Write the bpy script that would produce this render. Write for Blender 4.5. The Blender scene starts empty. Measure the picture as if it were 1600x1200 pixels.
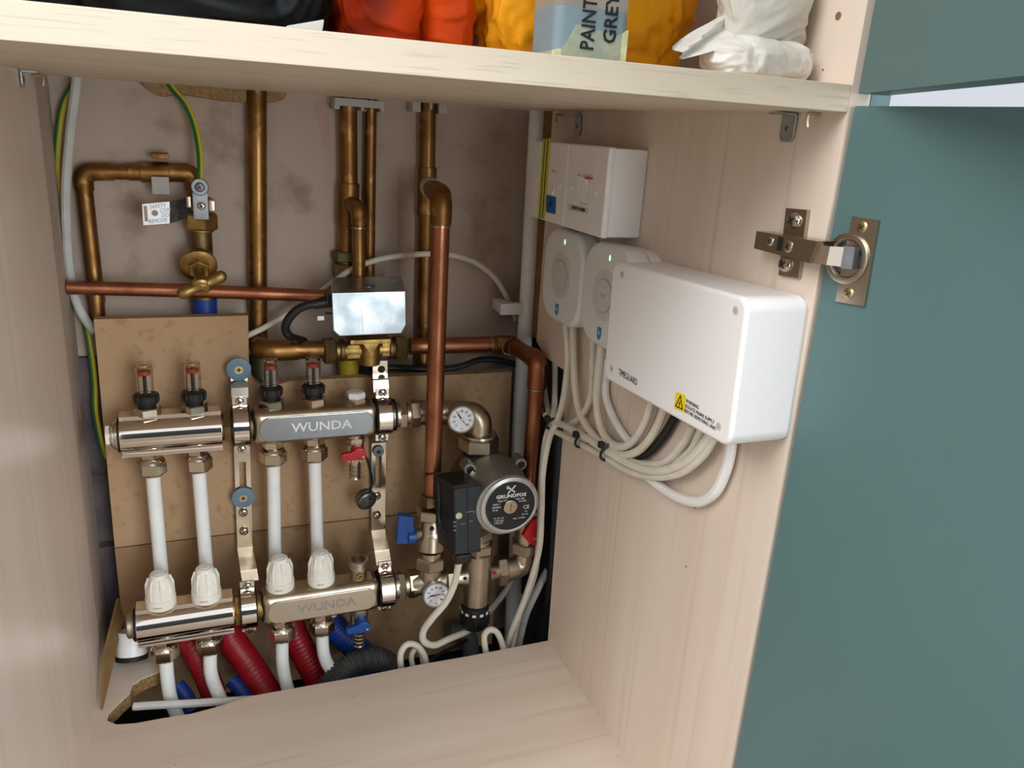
import bpy, bmesh, math, random
from mathutils import Vector, Matrix, noise, geometry
random.seed(7)
V = Vector
sc = bpy.context.scene
COL = sc.collection

# ---------------------------------------------------------------- camera
F_PX = 1239.08
CAM = V((0.14168, -0.45571, 0.67192))
ROW = [V((0.931334, -0.359180, 0.060063)),      # image right
       V((-0.056566, -0.305614, -0.950474)),    # image down
       V((0.359747, 0.881811, -0.304946))]      # viewing direction
cd = bpy.data.cameras.new('camera'); cam = bpy.data.objects.new('camera', cd); COL.objects.link(cam)
cd.sensor_fit = 'HORIZONTAL'; cd.sensor_width = 36.0; cd.lens = 36.0 * F_PX / 1600.0
cd.clip_start = 0.01; cd.clip_end = 60
r, d, f = ROW
cam.matrix_world = Matrix(((r.x, -d.x, -f.x, CAM.x), (r.y, -d.y, -f.y, CAM.y), (r.z, -d.z, -f.z, CAM.z), (0, 0, 0, 1)))
sc.camera = cam

# ---------------------------------------------------------------- light
w = bpy.data.worlds.new('room_daylight'); sc.world = w; w.use_nodes = True
bg = w.node_tree.nodes['Background']
bg.inputs[0].default_value = (0.93, 0.96, 1.0, 1); bg.inputs[1].default_value = 1.25
def area(name, loc, target, sx, sy, power, col):
    l = bpy.data.lights.new(name, 'AREA'); l.shape = 'RECTANGLE'; l.size = sx; l.size_y = sy
    l.energy = power; l.color = col
    o = bpy.data.objects.new(name, l); COL.objects.link(o); o.location = loc
    o.rotation_euler = (V(target) - V(loc)).to_track_quat('-Z', 'Y').to_euler()
    return o
area('high_window_daylight', (-1.6, -0.75, 2.15), (0.4, 0.05, 0.5), 1.5, 1.5, 57, (1.0, 0.985, 0.96))
area('garden_door_daylight', (1.0, -2.3, 0.9), (0.35, 0.5, 0.45), 1.5, 2.0, 68, (0.90, 0.96, 1.0))
sc.view_settings.view_transform = 'Standard'; sc.view_settings.look = 'None'
sc.view_settings.gamma = 1.0; sc.view_settings.use_curve_mapping = False
sc.view_settings.exposure = -0.1

# ---------------------------------------------------------------- survey helpers: a sight line from the photograph met with a real plane
def ray(x, y): return (ROW[0]*((x-800)/F_PX) + ROW[1]*((y-600)/F_PX) + ROW[2])
def P(x, y, Y):
    q = ray(x, y); return CAM + q*((Y-CAM.y)/q.y)
def PX(x, y, X):
    q = ray(x, y); return CAM + q*((X-CAM.x)/q.x)
def PZ(x, y, Z):
    q = ray(x, y); return CAM + q*((Z-CAM.z)/q.z)
def PN(x, y, o, n):
    q = ray(x, y); return CAM + q*((V(o)-CAM).dot(n)/q.dot(n))

# ---------------------------------------------------------------- materials
def lin(c):
    if isinstance(c, str): c = tuple(int(c[i:i+2], 16) for i in (0, 2, 4))
    return tuple(((v/255)/12.92 if v/255 <= .04045 else ((v/255+.055)/1.055)**2.4) for v in c) + (1.0,)
MAT = {}
def M(name, c1, rough=.5, metal=0., c2=None, vs=20, st=(1,1,1), lo=.35, hi=.65, bump=0., bs=300, bst=(1,1,1), trans=0., ior=1.45, coat=0., emit=0., c3=None, vs3=100, st3=(1,1,1), rvar=0., spec=.5, alpha=1., detail=5, sss=0.):
    m = bpy.data.materials.new(name); m.use_nodes = True; nt = m.node_tree; N = nt.nodes; L = nt.links
    b = N['Principled BSDF']
    b.inputs['Roughness'].default_value = rough; b.inputs['Metallic'].default_value = metal
    b.inputs['Base Color'].default_value = lin(c1); b.inputs['IOR'].default_value = ior
    b.inputs['Transmission Weight'].default_value = trans; b.inputs['Coat Weight'].default_value = coat
    b.inputs['Specular IOR Level'].default_value = spec; b.inputs['Alpha'].default_value = alpha
    if sss:
        b.inputs['Subsurface Weight'].default_value = sss; b.inputs['Subsurface Radius'].default_value = (.004, .004, .004)
    if emit:
        b.inputs['Emission Color'].default_value = lin(c1); b.inputs['Emission Strength'].default_value = emit
    tc = N.new('ShaderNodeTexCoord')
    def nz(scale, stretch, det=detail):
        mp = N.new('ShaderNodeMapping'); mp.inputs['Scale'].default_value = stretch; L.new(tc.outputs['Object'], mp.inputs[0])
        n = N.new('ShaderNodeTexNoise'); n.inputs['Scale'].default_value = scale; n.inputs['Detail'].default_value = det
        L.new(mp.outputs[0], n.inputs['Vector']); return n.outputs[0]
    def mr(src, a, bb, c=0., d_=1.):
        q = N.new('ShaderNodeMapRange'); q.inputs[1].default_value = a; q.inputs[2].default_value = bb
        q.inputs[3].default_value = c; q.inputs[4].default_value = d_; L.new(src, q.inputs[0]); return q.outputs[0]
    col = None
    if c2:
        mx = N.new('ShaderNodeMix'); mx.data_type = 'RGBA'; mx.inputs[6].default_value = lin(c1); mx.inputs[7].default_value = lin(c2)
        f1 = nz(vs, st); L.new(mr(f1, lo, hi), mx.inputs[0]); col = mx.outputs[2]
        if rvar: L.new(mr(f1, lo, hi, rough, min(1, rough+rvar)), b.inputs['Roughness'])
    if c3:
        mx2 = N.new('ShaderNodeMix'); mx2.data_type = 'RGBA'; mx2.inputs[7].default_value = lin(c3)
        if col: L.new(col, mx2.inputs[6])
        else: mx2.inputs[6].default_value = lin(c1)
        L.new(mr(nz(vs3, st3), .56, .7), mx2.inputs[0]); col = mx2.outputs[2]
    if col: L.new(col, b.inputs['Base Color'])
    if bump:
        bp = N.new('ShaderNodeBump'); bp.inputs['Strength'].default_value = bump; bp.inputs['Distance'].default_value = .002
        L.new(nz(bs, bst), bp.inputs['Height']); L.new(bp.outputs[0], b.inputs['Normal'])
    MAT[name] = m
    return m
# laminate: grain runs along the long stretch axis
M('laminate_v', 'e1d1c2', .42, c2='d9c6b5', vs=4, st=(5, 5, .3), c3='d4c0ae', vs3=34, st3=(3, 3, .05), bump=.03, bs=90, bst=(4, 4, .1))
M('laminate_h', 'e4d5c5', .42, c2='dcc9b8', vs=4, st=(.3, 5, 5), c3='d5c3b2', vs3=40, st3=(.10, 3, 3), bump=.03, bs=90, bst=(.1, 4, 4))
M('laminate_shelf', 'dfd1bc', .42, c2='d7c6b0', vs=4, st=(.3, 5, 5), c3='c6b59f', vs3=40, st3=(.6, 10, 14), bump=.03, bs=90, bst=(.1, 4, 4))
M('chipboard', 'b08d5c', .9, c2='7a5a36', vs=350, bump=.6, bs=500)
M('door_paint', '537070', .4, c2='557373', vs=4, c3='557070', vs3=120, st3=(1, 1, .1), bump=.05, bs=140, bst=(1, 1, .3))
M('plaster', 'c2afa0', .85, c2='b29e90', vs=5, lo=.3, hi=.7, c3='9d8977', vs3=14, bump=.12, bs=60)
M('plaster_pink', 'b6978a', .9, c2='bba796', vs=18)
M('block', '6a5f62', .95, c2='524a4e', vs=25, bump=.6, bs=120)
M('mortar', '5d5550', .95, c2='463f3c', vs=40, bump=.5, bs=150)
M('void_shade', '1b1816', .95, c2='2a2420', vs=20)  # near-black colour standing in for shade behind the panel notch
M('subfloor', '2a2420', .95, c2='191614', vs=12, bump=.3, bs=60)
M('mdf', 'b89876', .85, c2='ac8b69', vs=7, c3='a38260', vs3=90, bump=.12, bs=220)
M('mdf_shaded', 'a58664', .85, c2='957554', vs=6, c3='8c6d4d', vs3=60, bump=.12, bs=220)  # same board as mdf, with the shade lower down put into the colour
M('copper_old', 'a07848', .38, 1., c2='7d5730', vs=22, c3='b48c58', vs3=60, bump=.04, bs=120, rvar=.15)
M('copper_new', 'b87c5c', .32, 1., c2='965c42', vs=30, st=(1, 1, .6), c3='a07058', vs3=110, bump=.04, bs=150, rvar=.15)
M('solder', 'a9a49a', .35, 1.)
M('brass', 'b8985e', .4, 1., c2='977846', vs=60, bump=.1, bs=260, rvar=.15)
M('brass_dull', '8d7750', .5, 1., c2='6d5a3c', vs=45, bump=.25, bs=350)
M('brass_green', '5f6648', .6, .6, c2='7a6236', vs=70, bump=.3, bs=300)
M('nickel', 'c6b9a6', .3, 1., c2='b3a590', vs=40, bump=.05, bs=300, rvar=.1)
M('nickel_bright', 'cfc4b4', .16, 1.)
M('chrome', 'e6ddd4', .055, 1.)
M('polished', 'a0a6ab', .2, 1., c2='949aa0', vs=30)
M('zinc', 'c5ced4', .24, 1., c2='aab4ba', vs=35, c3='b7bdc0', vs3=14, bump=.03, bs=80, rvar=.15)
M('steel_grey', '8e9092', .4, 1., c2='77797b', vs=60)
M('hinge_metal', 'b3a999', .27, 1.)
M('screw_brass', 'c9b684', .28, 1.)
M('alu_cast', 'a9a69d', .48, .8, c2='8f8c83', vs=20, bump=.15, bs=240)
M('alu_ring', 'd0d0cc', .4, .7, c2='bcbcb8', vs=50)
M('black_plastic', '1d1e1f', .42, c2='151515', vs=40, bump=.05, bs=400)
M('blue_black', '2b3338', .45, c2='262d31', vs=60)
M('rubber', '121212', .6)
M('white_plastic', 'efecea', .3, spec=.5)
M('white_pipe', 'f2f3f1', .33, c2='eaebe9', vs=30)
M('white_cable', 'e2dccd', .42, c2='d6cebd', vs=50)
M('white_cable_bright', 'ecebe8', .4, c2='e2e0dc', vs=50)
M('grey_white_cable', 'c9cbc6', .45, c2='bdbfba', vs=50)
M('cap_white', 'f6f3ea', .4, c2='e8e3d5', vs=40)
M('puck_white', 'dedcd8', .42)
M('puck_inner', 'cfccc6', .35)
M('mark_grey', 'b4b0aa', .5)
M('blue_mark', '2f86b8', .5)
M('green_led', '8dff9a', .3, emit=3.0)
M('blue_handle', '1c4f9c', .35, c2='184588', vs=30)
M('blue_sleeve', '173a8a', .45)
M('blue_tape', '1c62a8', .4)
M('red_handle', 'c92430', .32, c2='b31d28', vs=40)
M('red_sleeve', 'a01420', .42, c2='860d18', vs=50, bump=.25, bs=200)
M('red_scale', 'c2402c', .5)
M('clear_plastic', 'f2ece4', .05, trans=1., ior=1.3)
M('print_white', 'e8e8e4', .6)
M('print_black', '17181a', .6)
M('engrave', 'e6e8e8', .6, 0.)
M('engrave_faint', 'a39c93', .5, .6)
M('label_black', '1b2124', .5)
M('yellow_label', 'f0d411', .5)
M('yellow_tape', 'c9c437', .5)
M('dark_stripe', '4f5a2a', .5)
M('earth_green', '1f6a34', .42)
M('earth_yellow', 'c9b531', .42)
M('yellow_sleeve', 'a8911e', .5)
M('blue_washer', '6d8798', .45, c2='637d8e', vs=80)
M('grey_washer', '6c7678', .45)
M('dial', 'eef0f2', .35)
M('corrugated', '4a4c4d', .55, c2='3c3e3f', vs=60)
M('grey_hose', '55585a', .6)
M('bag_black', '0c0d0e', .5, spec=.25, bump=.6, bs=38, detail=2, c2='1a2022', vs=30)
M('bag_red', '5a0f05', .5, c2='b23606', vs=12, lo=.45, hi=.62, spec=.15, bump=.6, bs=38, detail=2)
M('bag_orange', 'd84c08', .5, c2='b83a05', vs=14, spec=.15, bump=.6, bs=38, detail=2)
M('bag_yellow', 'f2a61a', .5, spec=.2, bump=.6, bs=38, detail=2, c2='e2920f', vs=12)
M('bag_white', 'e6e2da', .32, bump=.5, bs=45, detail=2, c2='d9d4ca', vs=16)
M('bag_clear', 'ddd8ce', .28, bump=.5, bs=35, detail=2, c2='cfc9be', vs=22)
M('paper', 'cfcfc8', .7)
M('bottle_plastic', 'cfd8da', .25, trans=.75, ior=1.1)
M('bottle_liquid', '86a4b4', .25, c2='7c9bad', vs=30)
M('sediment', 'd9d5a8', .7, c2='c2c296', vs=120, lo=.4, hi=.6)
M('marker', '14161a', .6)
M('hardboard', '8a6a42', .8, c2='76572f', vs=30, bump=.1, bs=200)
M('felt_brown', 'a98a63', .95, c2='8d6e48', vs=260, bump=.7, bs=320)
M('ribbed_grey', '8f9094', .5)
M('shiny_tag', 'e4e5e4', .38, .85)
M('collar_grey', 'b9b6ae', .6)
M('room_floor', '8f8272', .5, c2='7d7060', vs=6)
M('reflection_dark', '27343a', .5, c2='222d32', vs=4)  # dark tone of the added wall, there for the chrome to reflect
M('room_wall', 'b9bcc0', .8, c2='b3b6ba', vs=3)

# ---------------------------------------------------------------- mesh helpers
ORG = {}
_text = {}
def frame(axis, hint=None):
    a = V(axis).normalized(); h = V(hint) if hint else (V((0, 0, 1)) if abs(a.z) < .9 else V((1, 0, 0)))
    u = (h - a*h.dot(a)).normalized(); return u, a.cross(u), a
def spline(pts, n=8):
    pts = [V(p) for p in pts]
    if len(pts) < 3: return pts
    q = [pts[0]*2-pts[1]] + pts + [pts[-1]*2-pts[-2]]; out = []
    for i in range(1, len(q)-2):
        p0, p1, p2, p3 = q[i-1:i+3]
        for k in range(n):
            t = k/n; out.append(.5*((2*p1)+(p2-p0)*t+(2*p0-5*p1+4*p2-p3)*t*t+(3*p1-p0-3*p2+p3)*t**3))
    out.append(pts[-1]); return out
def fillet(pts, rad, n=8):
    pts = [V(p) for p in pts]; out = [pts[0]]
    for i in range(1, len(pts)-1):
        a = (pts[i-1]-pts[i]); b = (pts[i+1]-pts[i]); la, lb = a.length, b.length; a.normalize(); b.normalize()
        ang = a.angle(b)
        if ang > 3.1: out.append(pts[i]); continue
        t = min(rad/math.tan(ang/2), la*.48, lb*.48); rr = t*math.tan(ang/2)
        bis = (a+b).normalized(); c = pts[i]+bis*(rr/math.sin(ang/2))
        s = pts[i]+a*t-c; e = pts[i]+b*t-c; tot = s.angle(e); ax = s.cross(e).normalized()
        for k in range(n+1): out.append(c + Matrix.Rotation(tot*k/n, 3, ax) @ s)
    out.append(pts[-1]); return out
class MB:
    def __init__(s): s.v = []; s.f = []
    def add(s, vs, fs):
        o = len(s.v); s.v += [V(v) for v in vs]; s.f += [tuple(i+o for i in f) for f in fs]; return s
    def addbm(s, bm, T=None):
        bm.verts.ensure_lookup_table(); bm.verts.index_update()
        s.add([(T @ v.co if T else v.co.copy()) for v in bm.verts], [[v.index for v in f.verts] for f in bm.faces]); bm.free(); return s
    def _bev(s, bm, bev, seg=2, ang=.6):
        if bev:
            es = [e for e in bm.edges if len(e.link_faces) == 2 and e.calc_face_angle(0) > ang]
            bmesh.ops.bevel(bm, geom=es, offset=bev, segments=seg, affect='EDGES', profile=.5, clamp_overlap=True)
    def box(s, c, size, bev=0., R=None, seg=2):
        bm = bmesh.new(); bmesh.ops.create_cube(bm, size=1); bmesh.ops.scale(bm, vec=V(size), verts=bm.verts); s._bev(bm, bev, seg)
        T = Matrix.Translation(V(c)) @ (R.to_4x4() if R else Matrix()); return s.addbm(bm, T)
    def hexa(s, quad, dv, bev=0., seg=2):
        q = [V(p) for p in quad]; dv = V(dv); bm = bmesh.new(); vs = [bm.verts.new(p) for p in q+[p+dv for p in q]]
        for f in ((0,1,2,3),(7,6,5,4),(0,4,5,1),(1,5,6,2),(2,6,7,3),(3,7,4,0)): bm.faces.new([vs[i] for i in f])
        s._bev(bm, bev, seg); return s.addbm(bm)
    def lathe(s, o, axis, prof, n=28, hint=None, cap=True, rot=0.):
        u, v, a = frame(axis, hint); o = V(o); base = len(s.v); vs = []; fs = []
        for (rr, h) in prof:
            for k in range(n):
                t = 2*math.pi*k/n+rot; vs.append(o+a*h+(u*math.cos(t)+v*math.sin(t))*rr)
        for j in range(len(prof)-1):
            for k in range(n): fs.append((j*n+k, j*n+(k+1) % n, (j+1)*n+(k+1) % n, (j+1)*n+k))
        if cap: fs.append(tuple(range(n-1, -1, -1))); fs.append(tuple((len(prof)-1)*n+k for k in range(n)))
        return s.add(vs, fs)
    def cyl(s, a, b, r0, r1=None, n=24, ch=0.):
        a, b = V(a), V(b); L = (b-a).length; r1 = r0 if r1 is None else r1
        pr = [(r0, 0), (r1, L)] if not ch else [(r0-ch, 0), (r0, ch), (r1, L-ch), (r1-ch, L)]
        return s.lathe(a, b-a, pr, n)
    def ring(s, o, axis, r0, r1, h, n=32):
        return s.lathe(o, axis, [(r0, 0), (r1, 0), (r1, h), (r0, h), (r0, 0)], n, cap=False)
    def nut(s, o, axis, af, h, rot=0., hint=None):
        rr = af/math.sqrt(3); return s.lathe(o, axis, [(rr*.9, 0), (rr, h*.12), (rr, h*.88), (rr*.9, h)], 6, hint, True, rot)
    def tube(s, pts, rad, n=12, cap=True):
        pts = [V(p) for p in pts]; m = len(pts); rs = rad if isinstance(rad, (list, tuple)) else [rad]*m
        t0 = (pts[1]-pts[0]).normalized(); u, _, _ = frame(t0); vs = []; fs = []
        for i, p in enumerate(pts):
            t = ((pts[min(i+1, m-1)]-pts[max(i-1, 0)])).normalized(); u = (u-t*u.dot(t)).normalized(); v = t.cross(u)
            for k in range(n):
                a = 2*math.pi*k/n; vs.append(p+(u*math.cos(a)+v*math.sin(a))*rs[i])
        for j in range(m-1):
            for k in range(n): fs.append((j*n+k, j*n+(k+1) % n, (j+1)*n+(k+1) % n, (j+1)*n+k))
        if cap: fs.append(tuple(range(n-1, -1, -1))); fs.append(tuple((m-1)*n+k for k in range(n)))
        return s.add(vs, fs)
    def prism(s, loops, o, u, v, wv, bev=0., seg=2):
        # loops: outline (and holes) in (u, v); wv: thickness vector
        if not isinstance(loops[0][0], (list, tuple)): loops = [loops]
        o, u, v, wv = V(o), V(u), V(v), V(wv); flat = [p for lp in loops for p in lp]
        bm = bmesh.new(); A = [bm.verts.new(o+u*p[0]+v*p[1]) for p in flat]; B = [bm.verts.new(o+u*p[0]+v*p[1]+wv) for p in flat]
        if len(loops) == 1: bm.faces.new(A); bm.faces.new(B[::-1])
        else:
            for t in geometry.tessellate_polygon([[V((p[0], p[1], 0)) for p in lp] for lp in loops]):
                try: bm.faces.new([A[i] for i in t]); bm.faces.new([B[i] for i in t[::-1]])
                except ValueError: pass
        k = 0
        for lp in loops:
            n = len(lp)
            for i in range(n): bm.faces.new((A[k+i], B[k+i], B[k+(i+1) % n], A[k+(i+1) % n]))
            k += n
        bmesh.ops.recalc_face_normals(bm, faces=bm.faces); s._bev(bm, bev, seg, .5); return s.addbm(bm)
    def sphere(s, c, rad, sc3=(1, 1, 1), nu=20, nv=12):
        c = V(c); vs = []; fs = []
        for j in range(nv+1):
            ph = math.pi*j/nv
            for k in range(nu):
                t = 2*math.pi*k/nu; vs.append(c+V((rad*sc3[0]*math.sin(ph)*math.cos(t), rad*sc3[1]*math.sin(ph)*math.sin(t), rad*sc3[2]*math.cos(ph))))
        for j in range(nv):
            for k in range(nu): fs.append((j*nu+k, (j+1)*nu+k, (j+1)*nu+(k+1) % nu, j*nu+(k+1) % nu))
        return s.add(vs, fs)
    def text(s, body, o, u, v, size, th=.0002, align='CENTER', bold=0., sx=1.):
        key = (body, align, bold)
        if key not in _text:
            cu = bpy.data.curves.new('t', 'FONT'); cu.body = body; cu.size = 1; cu.align_x = align; cu.align_y = 'CENTER'; cu.resolution_u = 2
            cu.offset = bold; cu.extrude = .5
            ob = bpy.data.objects.new('t', cu); COL.objects.link(ob); bpy.context.view_layer.update()
            me = bpy.data.meshes.new_from_object(ob.evaluated_get(bpy.context.evaluated_depsgraph_get()))
            _text[key] = ([p.co.copy() for p in me.vertices], [tuple(p.vertices) for p in me.polygons])
            bpy.data.objects.remove(ob); bpy.data.curves.remove(cu); bpy.data.meshes.remove(me)
        vs, fs = _text[key]; o, u, v = V(o), V(u).normalized(), V(v).normalized(); n = u.cross(v)
        return s.add([o+u*(p.x*size*sx)+v*(p.y*size)+n*((p.z+.5)*th) for p in vs], fs)
    def build(s, name, mat, parent=None, sharp=35, kind=None, label=None, smooth=True):
        root = parent; me = bpy.data.meshes.new(name); bm = bmesh.new(); bv = [bm.verts.new(p) for p in s.v]
        for f in s.f:
            try: bm.faces.new([bv[i] for i in f])
            except ValueError: pass
        bmesh.ops.recalc_face_normals(bm, faces=bm.faces)
        if parent is not None: org = ORG[parent.name]
        else:
            xs = [p.x for p in s.v]; ys = [p.y for p in s.v]; zs = [p.z for p in s.v]
            org = V(((min(xs)+max(xs))/2, (min(ys)+max(ys))/2, min(zs)))
        bmesh.ops.translate(bm, vec=-org, verts=bm.verts)
        bm.to_mesh(me); bm.free()
        if smooth: me.shade_smooth(); me.set_sharp_from_angle(angle=math.radians(sharp))
        ob = bpy.data.objects.new(name, me); COL.objects.link(ob); me.materials.append(MAT[mat])
        if smooth and len(me.vertices) < 4000:
            wn = ob.modifiers.new('weighted_normals', 'WEIGHTED_NORMAL'); wn.keep_sharp = True; wn.weight = 60
        if parent is not None: ob.parent = parent
        else: ob.location = org
        ORG[ob.name] = org
        if kind: ob['kind'] = kind
        if label: ob['label'] = label
        return ob
def thing(name, label, cat, loc, group=None):
    o = bpy.data.objects.new(name, None); COL.objects.link(o); o.location = V(loc); o.empty_display_size = .02
    o['label'] = label; o['category'] = cat; ORG[o.name] = V(loc)
    if group: o['group'] = group
    return o
def tag(o, label, cat, group=None):
    o['label'] = label; o['category'] = cat
    if group: o['group'] = group
    return o
def struct(o): o['kind'] = 'structure'; return o
X_, Y_, Z_ = V((1, 0, 0)), V((0, 1, 0)), V((0, 0, 1))
def screw(parent, c, axis, rad, mat='nickel_bright', h=None):
    h = h or rad*.55; c = V(c); u, v, a = frame(axis)
    o = MB().lathe(c, a, [(rad, 0), (rad, h*.35), (rad*.8, h*.8), (rad*.4, h)], 16).build('screw', mat, parent)
    if parent.parent is None or True:
        m = MB()
        for t in (.6, .6+math.pi/2):
            q = (u*math.cos(t)+v*math.sin(t)); e = a.cross(q)
            m.hexa([c+a*h*.86+q*rad*.55+e*rad*.1, c+a*h*.86-q*rad*.55+e*rad*.1, c+a*h*.86-q*rad*.55-e*rad*.1, c+a*h*.86+q*rad*.55-e*rad*.1], a*h*.2)
        p2 = o if (parent.parent is None) else parent
        m.build('cross_slot', 'print_black', p2)
    return o

# ================================================================ the setting
W, H, T = 0.564, 0.697, 0.018
ST = H+T
struct(MB().box((-.52, .612, .55), (2.56, .024, 1.75)).build('wall_back', 'plaster'))
wb = bpy.data.objects['wall_back']
struct(MB().box((-.03, .5535, .40), (.058, .093, 1.45)).build('wall_left', 'plaster'))
struct(MB().box((.592, .555, .76), (.03, .085, .73)).build('trim_1', 'hardboard'))
struct(MB().box((.600, .50, .13), (.02, .20, .53)).build('void_shade_panel', 'void_shade'))  # added dark panel, paints the shade in the void behind the notch
zb0 = P(140, 556, .6).z; zb1 = P(153, 735, .6).z
for k, (za, zc) in enumerate(((zb1+.004, zb0), (zb1-.10, zb1-.004), (zb1-.21, zb1-.108), (zb1-.31, zb1-.218))):
    MB().box((.05, .5975, (za+zc)/2), (.14, .007, zc-za), .002).build('block', 'block', wb)
MB().box((.05, .5985, (zb0+zb1-.31)/2), (.14, .006, zb0-zb1+.31)).build('mortar', 'mortar', wb)
struct(MB().box((.31, .30, -.135), (.95, .62, .02)).build('floor_1', 'subfloor'))
struct(MB().box((.3, -1.6, -.17), (5.2, 3.3, .05)).build('floor', 'room_floor'))
struct(MB().box((2.0, .63, 1.0), (2.4, .06, 2.4)).build('wall_right', 'room_wall'))
struct(MB().box((-.75, -2.45, .62), (2.5, .06, 1.54)).build('reflection_wall', 'reflection_dark'))  # unseen dark wall added to give the chrome bars a dark band

# ================================================================ cabinet
cab = thing('cabinet', 'pale wood-laminate cupboard with open dark green doors holding all the pipework', 'cupboard', (W/2, 0, -.12))
lp = MB().box((-.009, .2525, .465), (.018, .505, 1.17), .0006).build('side_panel', 'laminate_v', cab)
yn = PX(884, 580, W).y
rp = MB().prism([(0, -.12), (.389, -.12), (.389, 0), (yn-.004, .387), (.470, .387), (.502, .40), (.502, 1.05), (0, 1.05)], (W, 0, 0), Y_, Z_, (.018, 0, 0), .0005).build('side_panel', 'laminate_v', cab)
sh = MB().box((W/2, .2775, H+T/2), (W, .555, T), .0008).build('shelf', 'laminate_shelf', cab, label='thick pale laminate shelf board above the pipes')
MB().box((W/2, .27, 1.041), (W, .54, .018)).build('top_panel', 'laminate_h', cab)
MB().box((W+.018+.0095, .17, .47), (.018, .34, 1.18), .001).build('end_panel', 'door_paint', cab, label='dark green painted end panel')
def fl(px, py): q = PZ(px, py, 0); return (q.x, q.y)
hole = [fl(390, 1088), fl(345, 1103), fl(300, 1115), fl(250, 1123), fl(212, 1130), fl(182, 1132), fl(167, 1126), fl(170, 1115), fl(186, 1099), fl(203, 1083), fl(207, 1070), fl(222, 1060), fl(245, 1051), fl(262, 1046)]
base = [(0, 0), (W, 0), (W, .389), (.45, .388), (.38, .3895), (.30, .3885), (.23, .3895)] + hole + [(.085, .53), (0, .53)]
bp = MB().prism(base, (0, 0, -.0012), X_, Y_, (0, 0, .0012)).build('base_panel', 'laminate_h', cab, smooth=False)
MB().prism(base, (0, 0, -.018), X_, Y_, (0, 0, .0167)).build('core', 'chipboard', bp, smooth=False, label='raw sawn chipboard edge')
for (px, py, rr) in ((1310, 25, .0028), (1286, 109, .0008), (1086, 793, .0013), (1072, 885, .001), (850, 533, .0012)):
    c = PX(px, py, W); MB().lathe(c+V((-.0003, 0, 0)), X_, [(rr, 0), (rr*.9, .0005)], 12).build('pin_hole', 'hardboard', rp)
for (px, py) in ((1012, 1186), (966, 1182), (553, 1089), (273, 1195), (820, 1027)):
    c = PZ(px, py, 0); MB().lathe(c+V((0, 0, -.0002)), Z_, [(.0007, 0), (.0006, .0004)], 8).build('speck', 'hardboard', bp)

# doors
dd = V((.112, -.9937, 0)); dn = V((-.9937, -.112, 0)); d0 = V((W+.0025, -.003, 0))
zt = P(1329, 165, -.003).z
ld = MB().hexa([d0+Z_*(-.12), d0+dd*.56+Z_*(-.12), d0+dd*.56+Z_*zt, d0+Z_*zt], -dn*.02, .0012).build('door', 'door_paint', cab, label='dark green painted lower door, swung fully open')
ud = V((-.374, -.9274, 0)); un = V((-.9274, .374, 0)); u0 = V((W+.0025, -.004, 0)); zu = P(1345, 147, -.004).z
MB().hexa([u0+Z_*zu, u0+ud*.5+Z_*zu, u0+ud*.5+Z_*1.06, u0+Z_*1.06], -un*.02, .0012).build('door', 'door_paint', cab, label='dark green painted upper door, half open')

def DP(px, py, off=0.): return PN(px, py, d0+dn*off, dn)
def hinge(dz):
    o = Z_*dz
    mp = MB()
    mp.hexa([PX(1228, 325, .5605)+o, PX(1261, 328, .5605)+o, PX(1247, 435, .5605)+o, PX(1216, 430, .5605)+o], (.0035, 0, 0), .0017, 3)
    h = mp.build('hinge', 'hinge_metal', cab, label='nickel-plated concealed door hinge')
    for (px, py) in ((1242, 345), (1228, 413)): screw(h, PX(px, py, .5605)+o, -X_, .0062, 'nickel_bright', .004)
    MB().hexa([PX(1182, 361, .546)+o, PX(1277, 377, .546)+o, PX(1264, 411, .546)+o, PX(1178, 388, .546)+o], (.0145, 0, 0), .0016).build('arm', 'hinge_metal', h)
    for (px, py, rr) in ((1204, 377, .0035), (1232, 385, .0045)): screw(h, PX(px, py, .546)+o, -X_, rr, 'nickel_bright', .0012)
    a = PX(1219, 381, .546)+o; MB().box(a, (.0006, .006, .010), .0002).build('slot', 'print_black', h)
    lk = [PX(1266, 381, .549)+o, DP(1297, 385, .016)+o, DP(1321, 386, .012)+o, DP(1316, 417, .012)+o, DP(1291, 414, .016)+o, PX(1262, 411, .549)+o]
    m = MB(); m.hexa([lk[0], lk[1], lk[4], lk[5]], (.003, 0, 0), .0008); m.hexa([lk[1], lk[2], lk[3], lk[4]], (.003, 0, 0), .0008); m.build('link', 'nickel_bright', h)
    MB().hexa([DP(1319, 384, .0125)+o, DP(1336, 386, .010)+o, DP(1331, 421, .010)+o, DP(1313, 419, .0125)+o], -dn*.008, .0012).build('pin_block', 'steel_grey', h)
    MB().hexa([DP(1331, 338, .0022)+o, DP(1373, 344, .0022)+o, DP(1350, 479, .0022)+o, DP(1305, 471, .0022)+o], -dn*.0022, .0007).build('cup_flange', 'hinge_metal', h)
    c = DP(1327, 404)+o
    MB().lathe(c, dn, [(.0178, 0), (.0178, .0036), (.0168, .0042), (.0140, .0042), (.0128, .003), (.0122, .0006), (.004, .0003)], 36).build('cup', 'hinge_metal', h)
    MB().lathe(c+dn*.0004, dn, [(.0118, 0), (.0118, .0008)], 28).build('cup_inside', 'steel_grey', h)
    for (px, py) in ((1347, 355), (1326, 459)): screw(h, DP(px, py, .0022)+o, dn, .0042, 'screw_brass', .0012)
hinge(0.)
hinge(PX(1075, 1186, .5605).z-PX(1243, 326, .5605).z)

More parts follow.
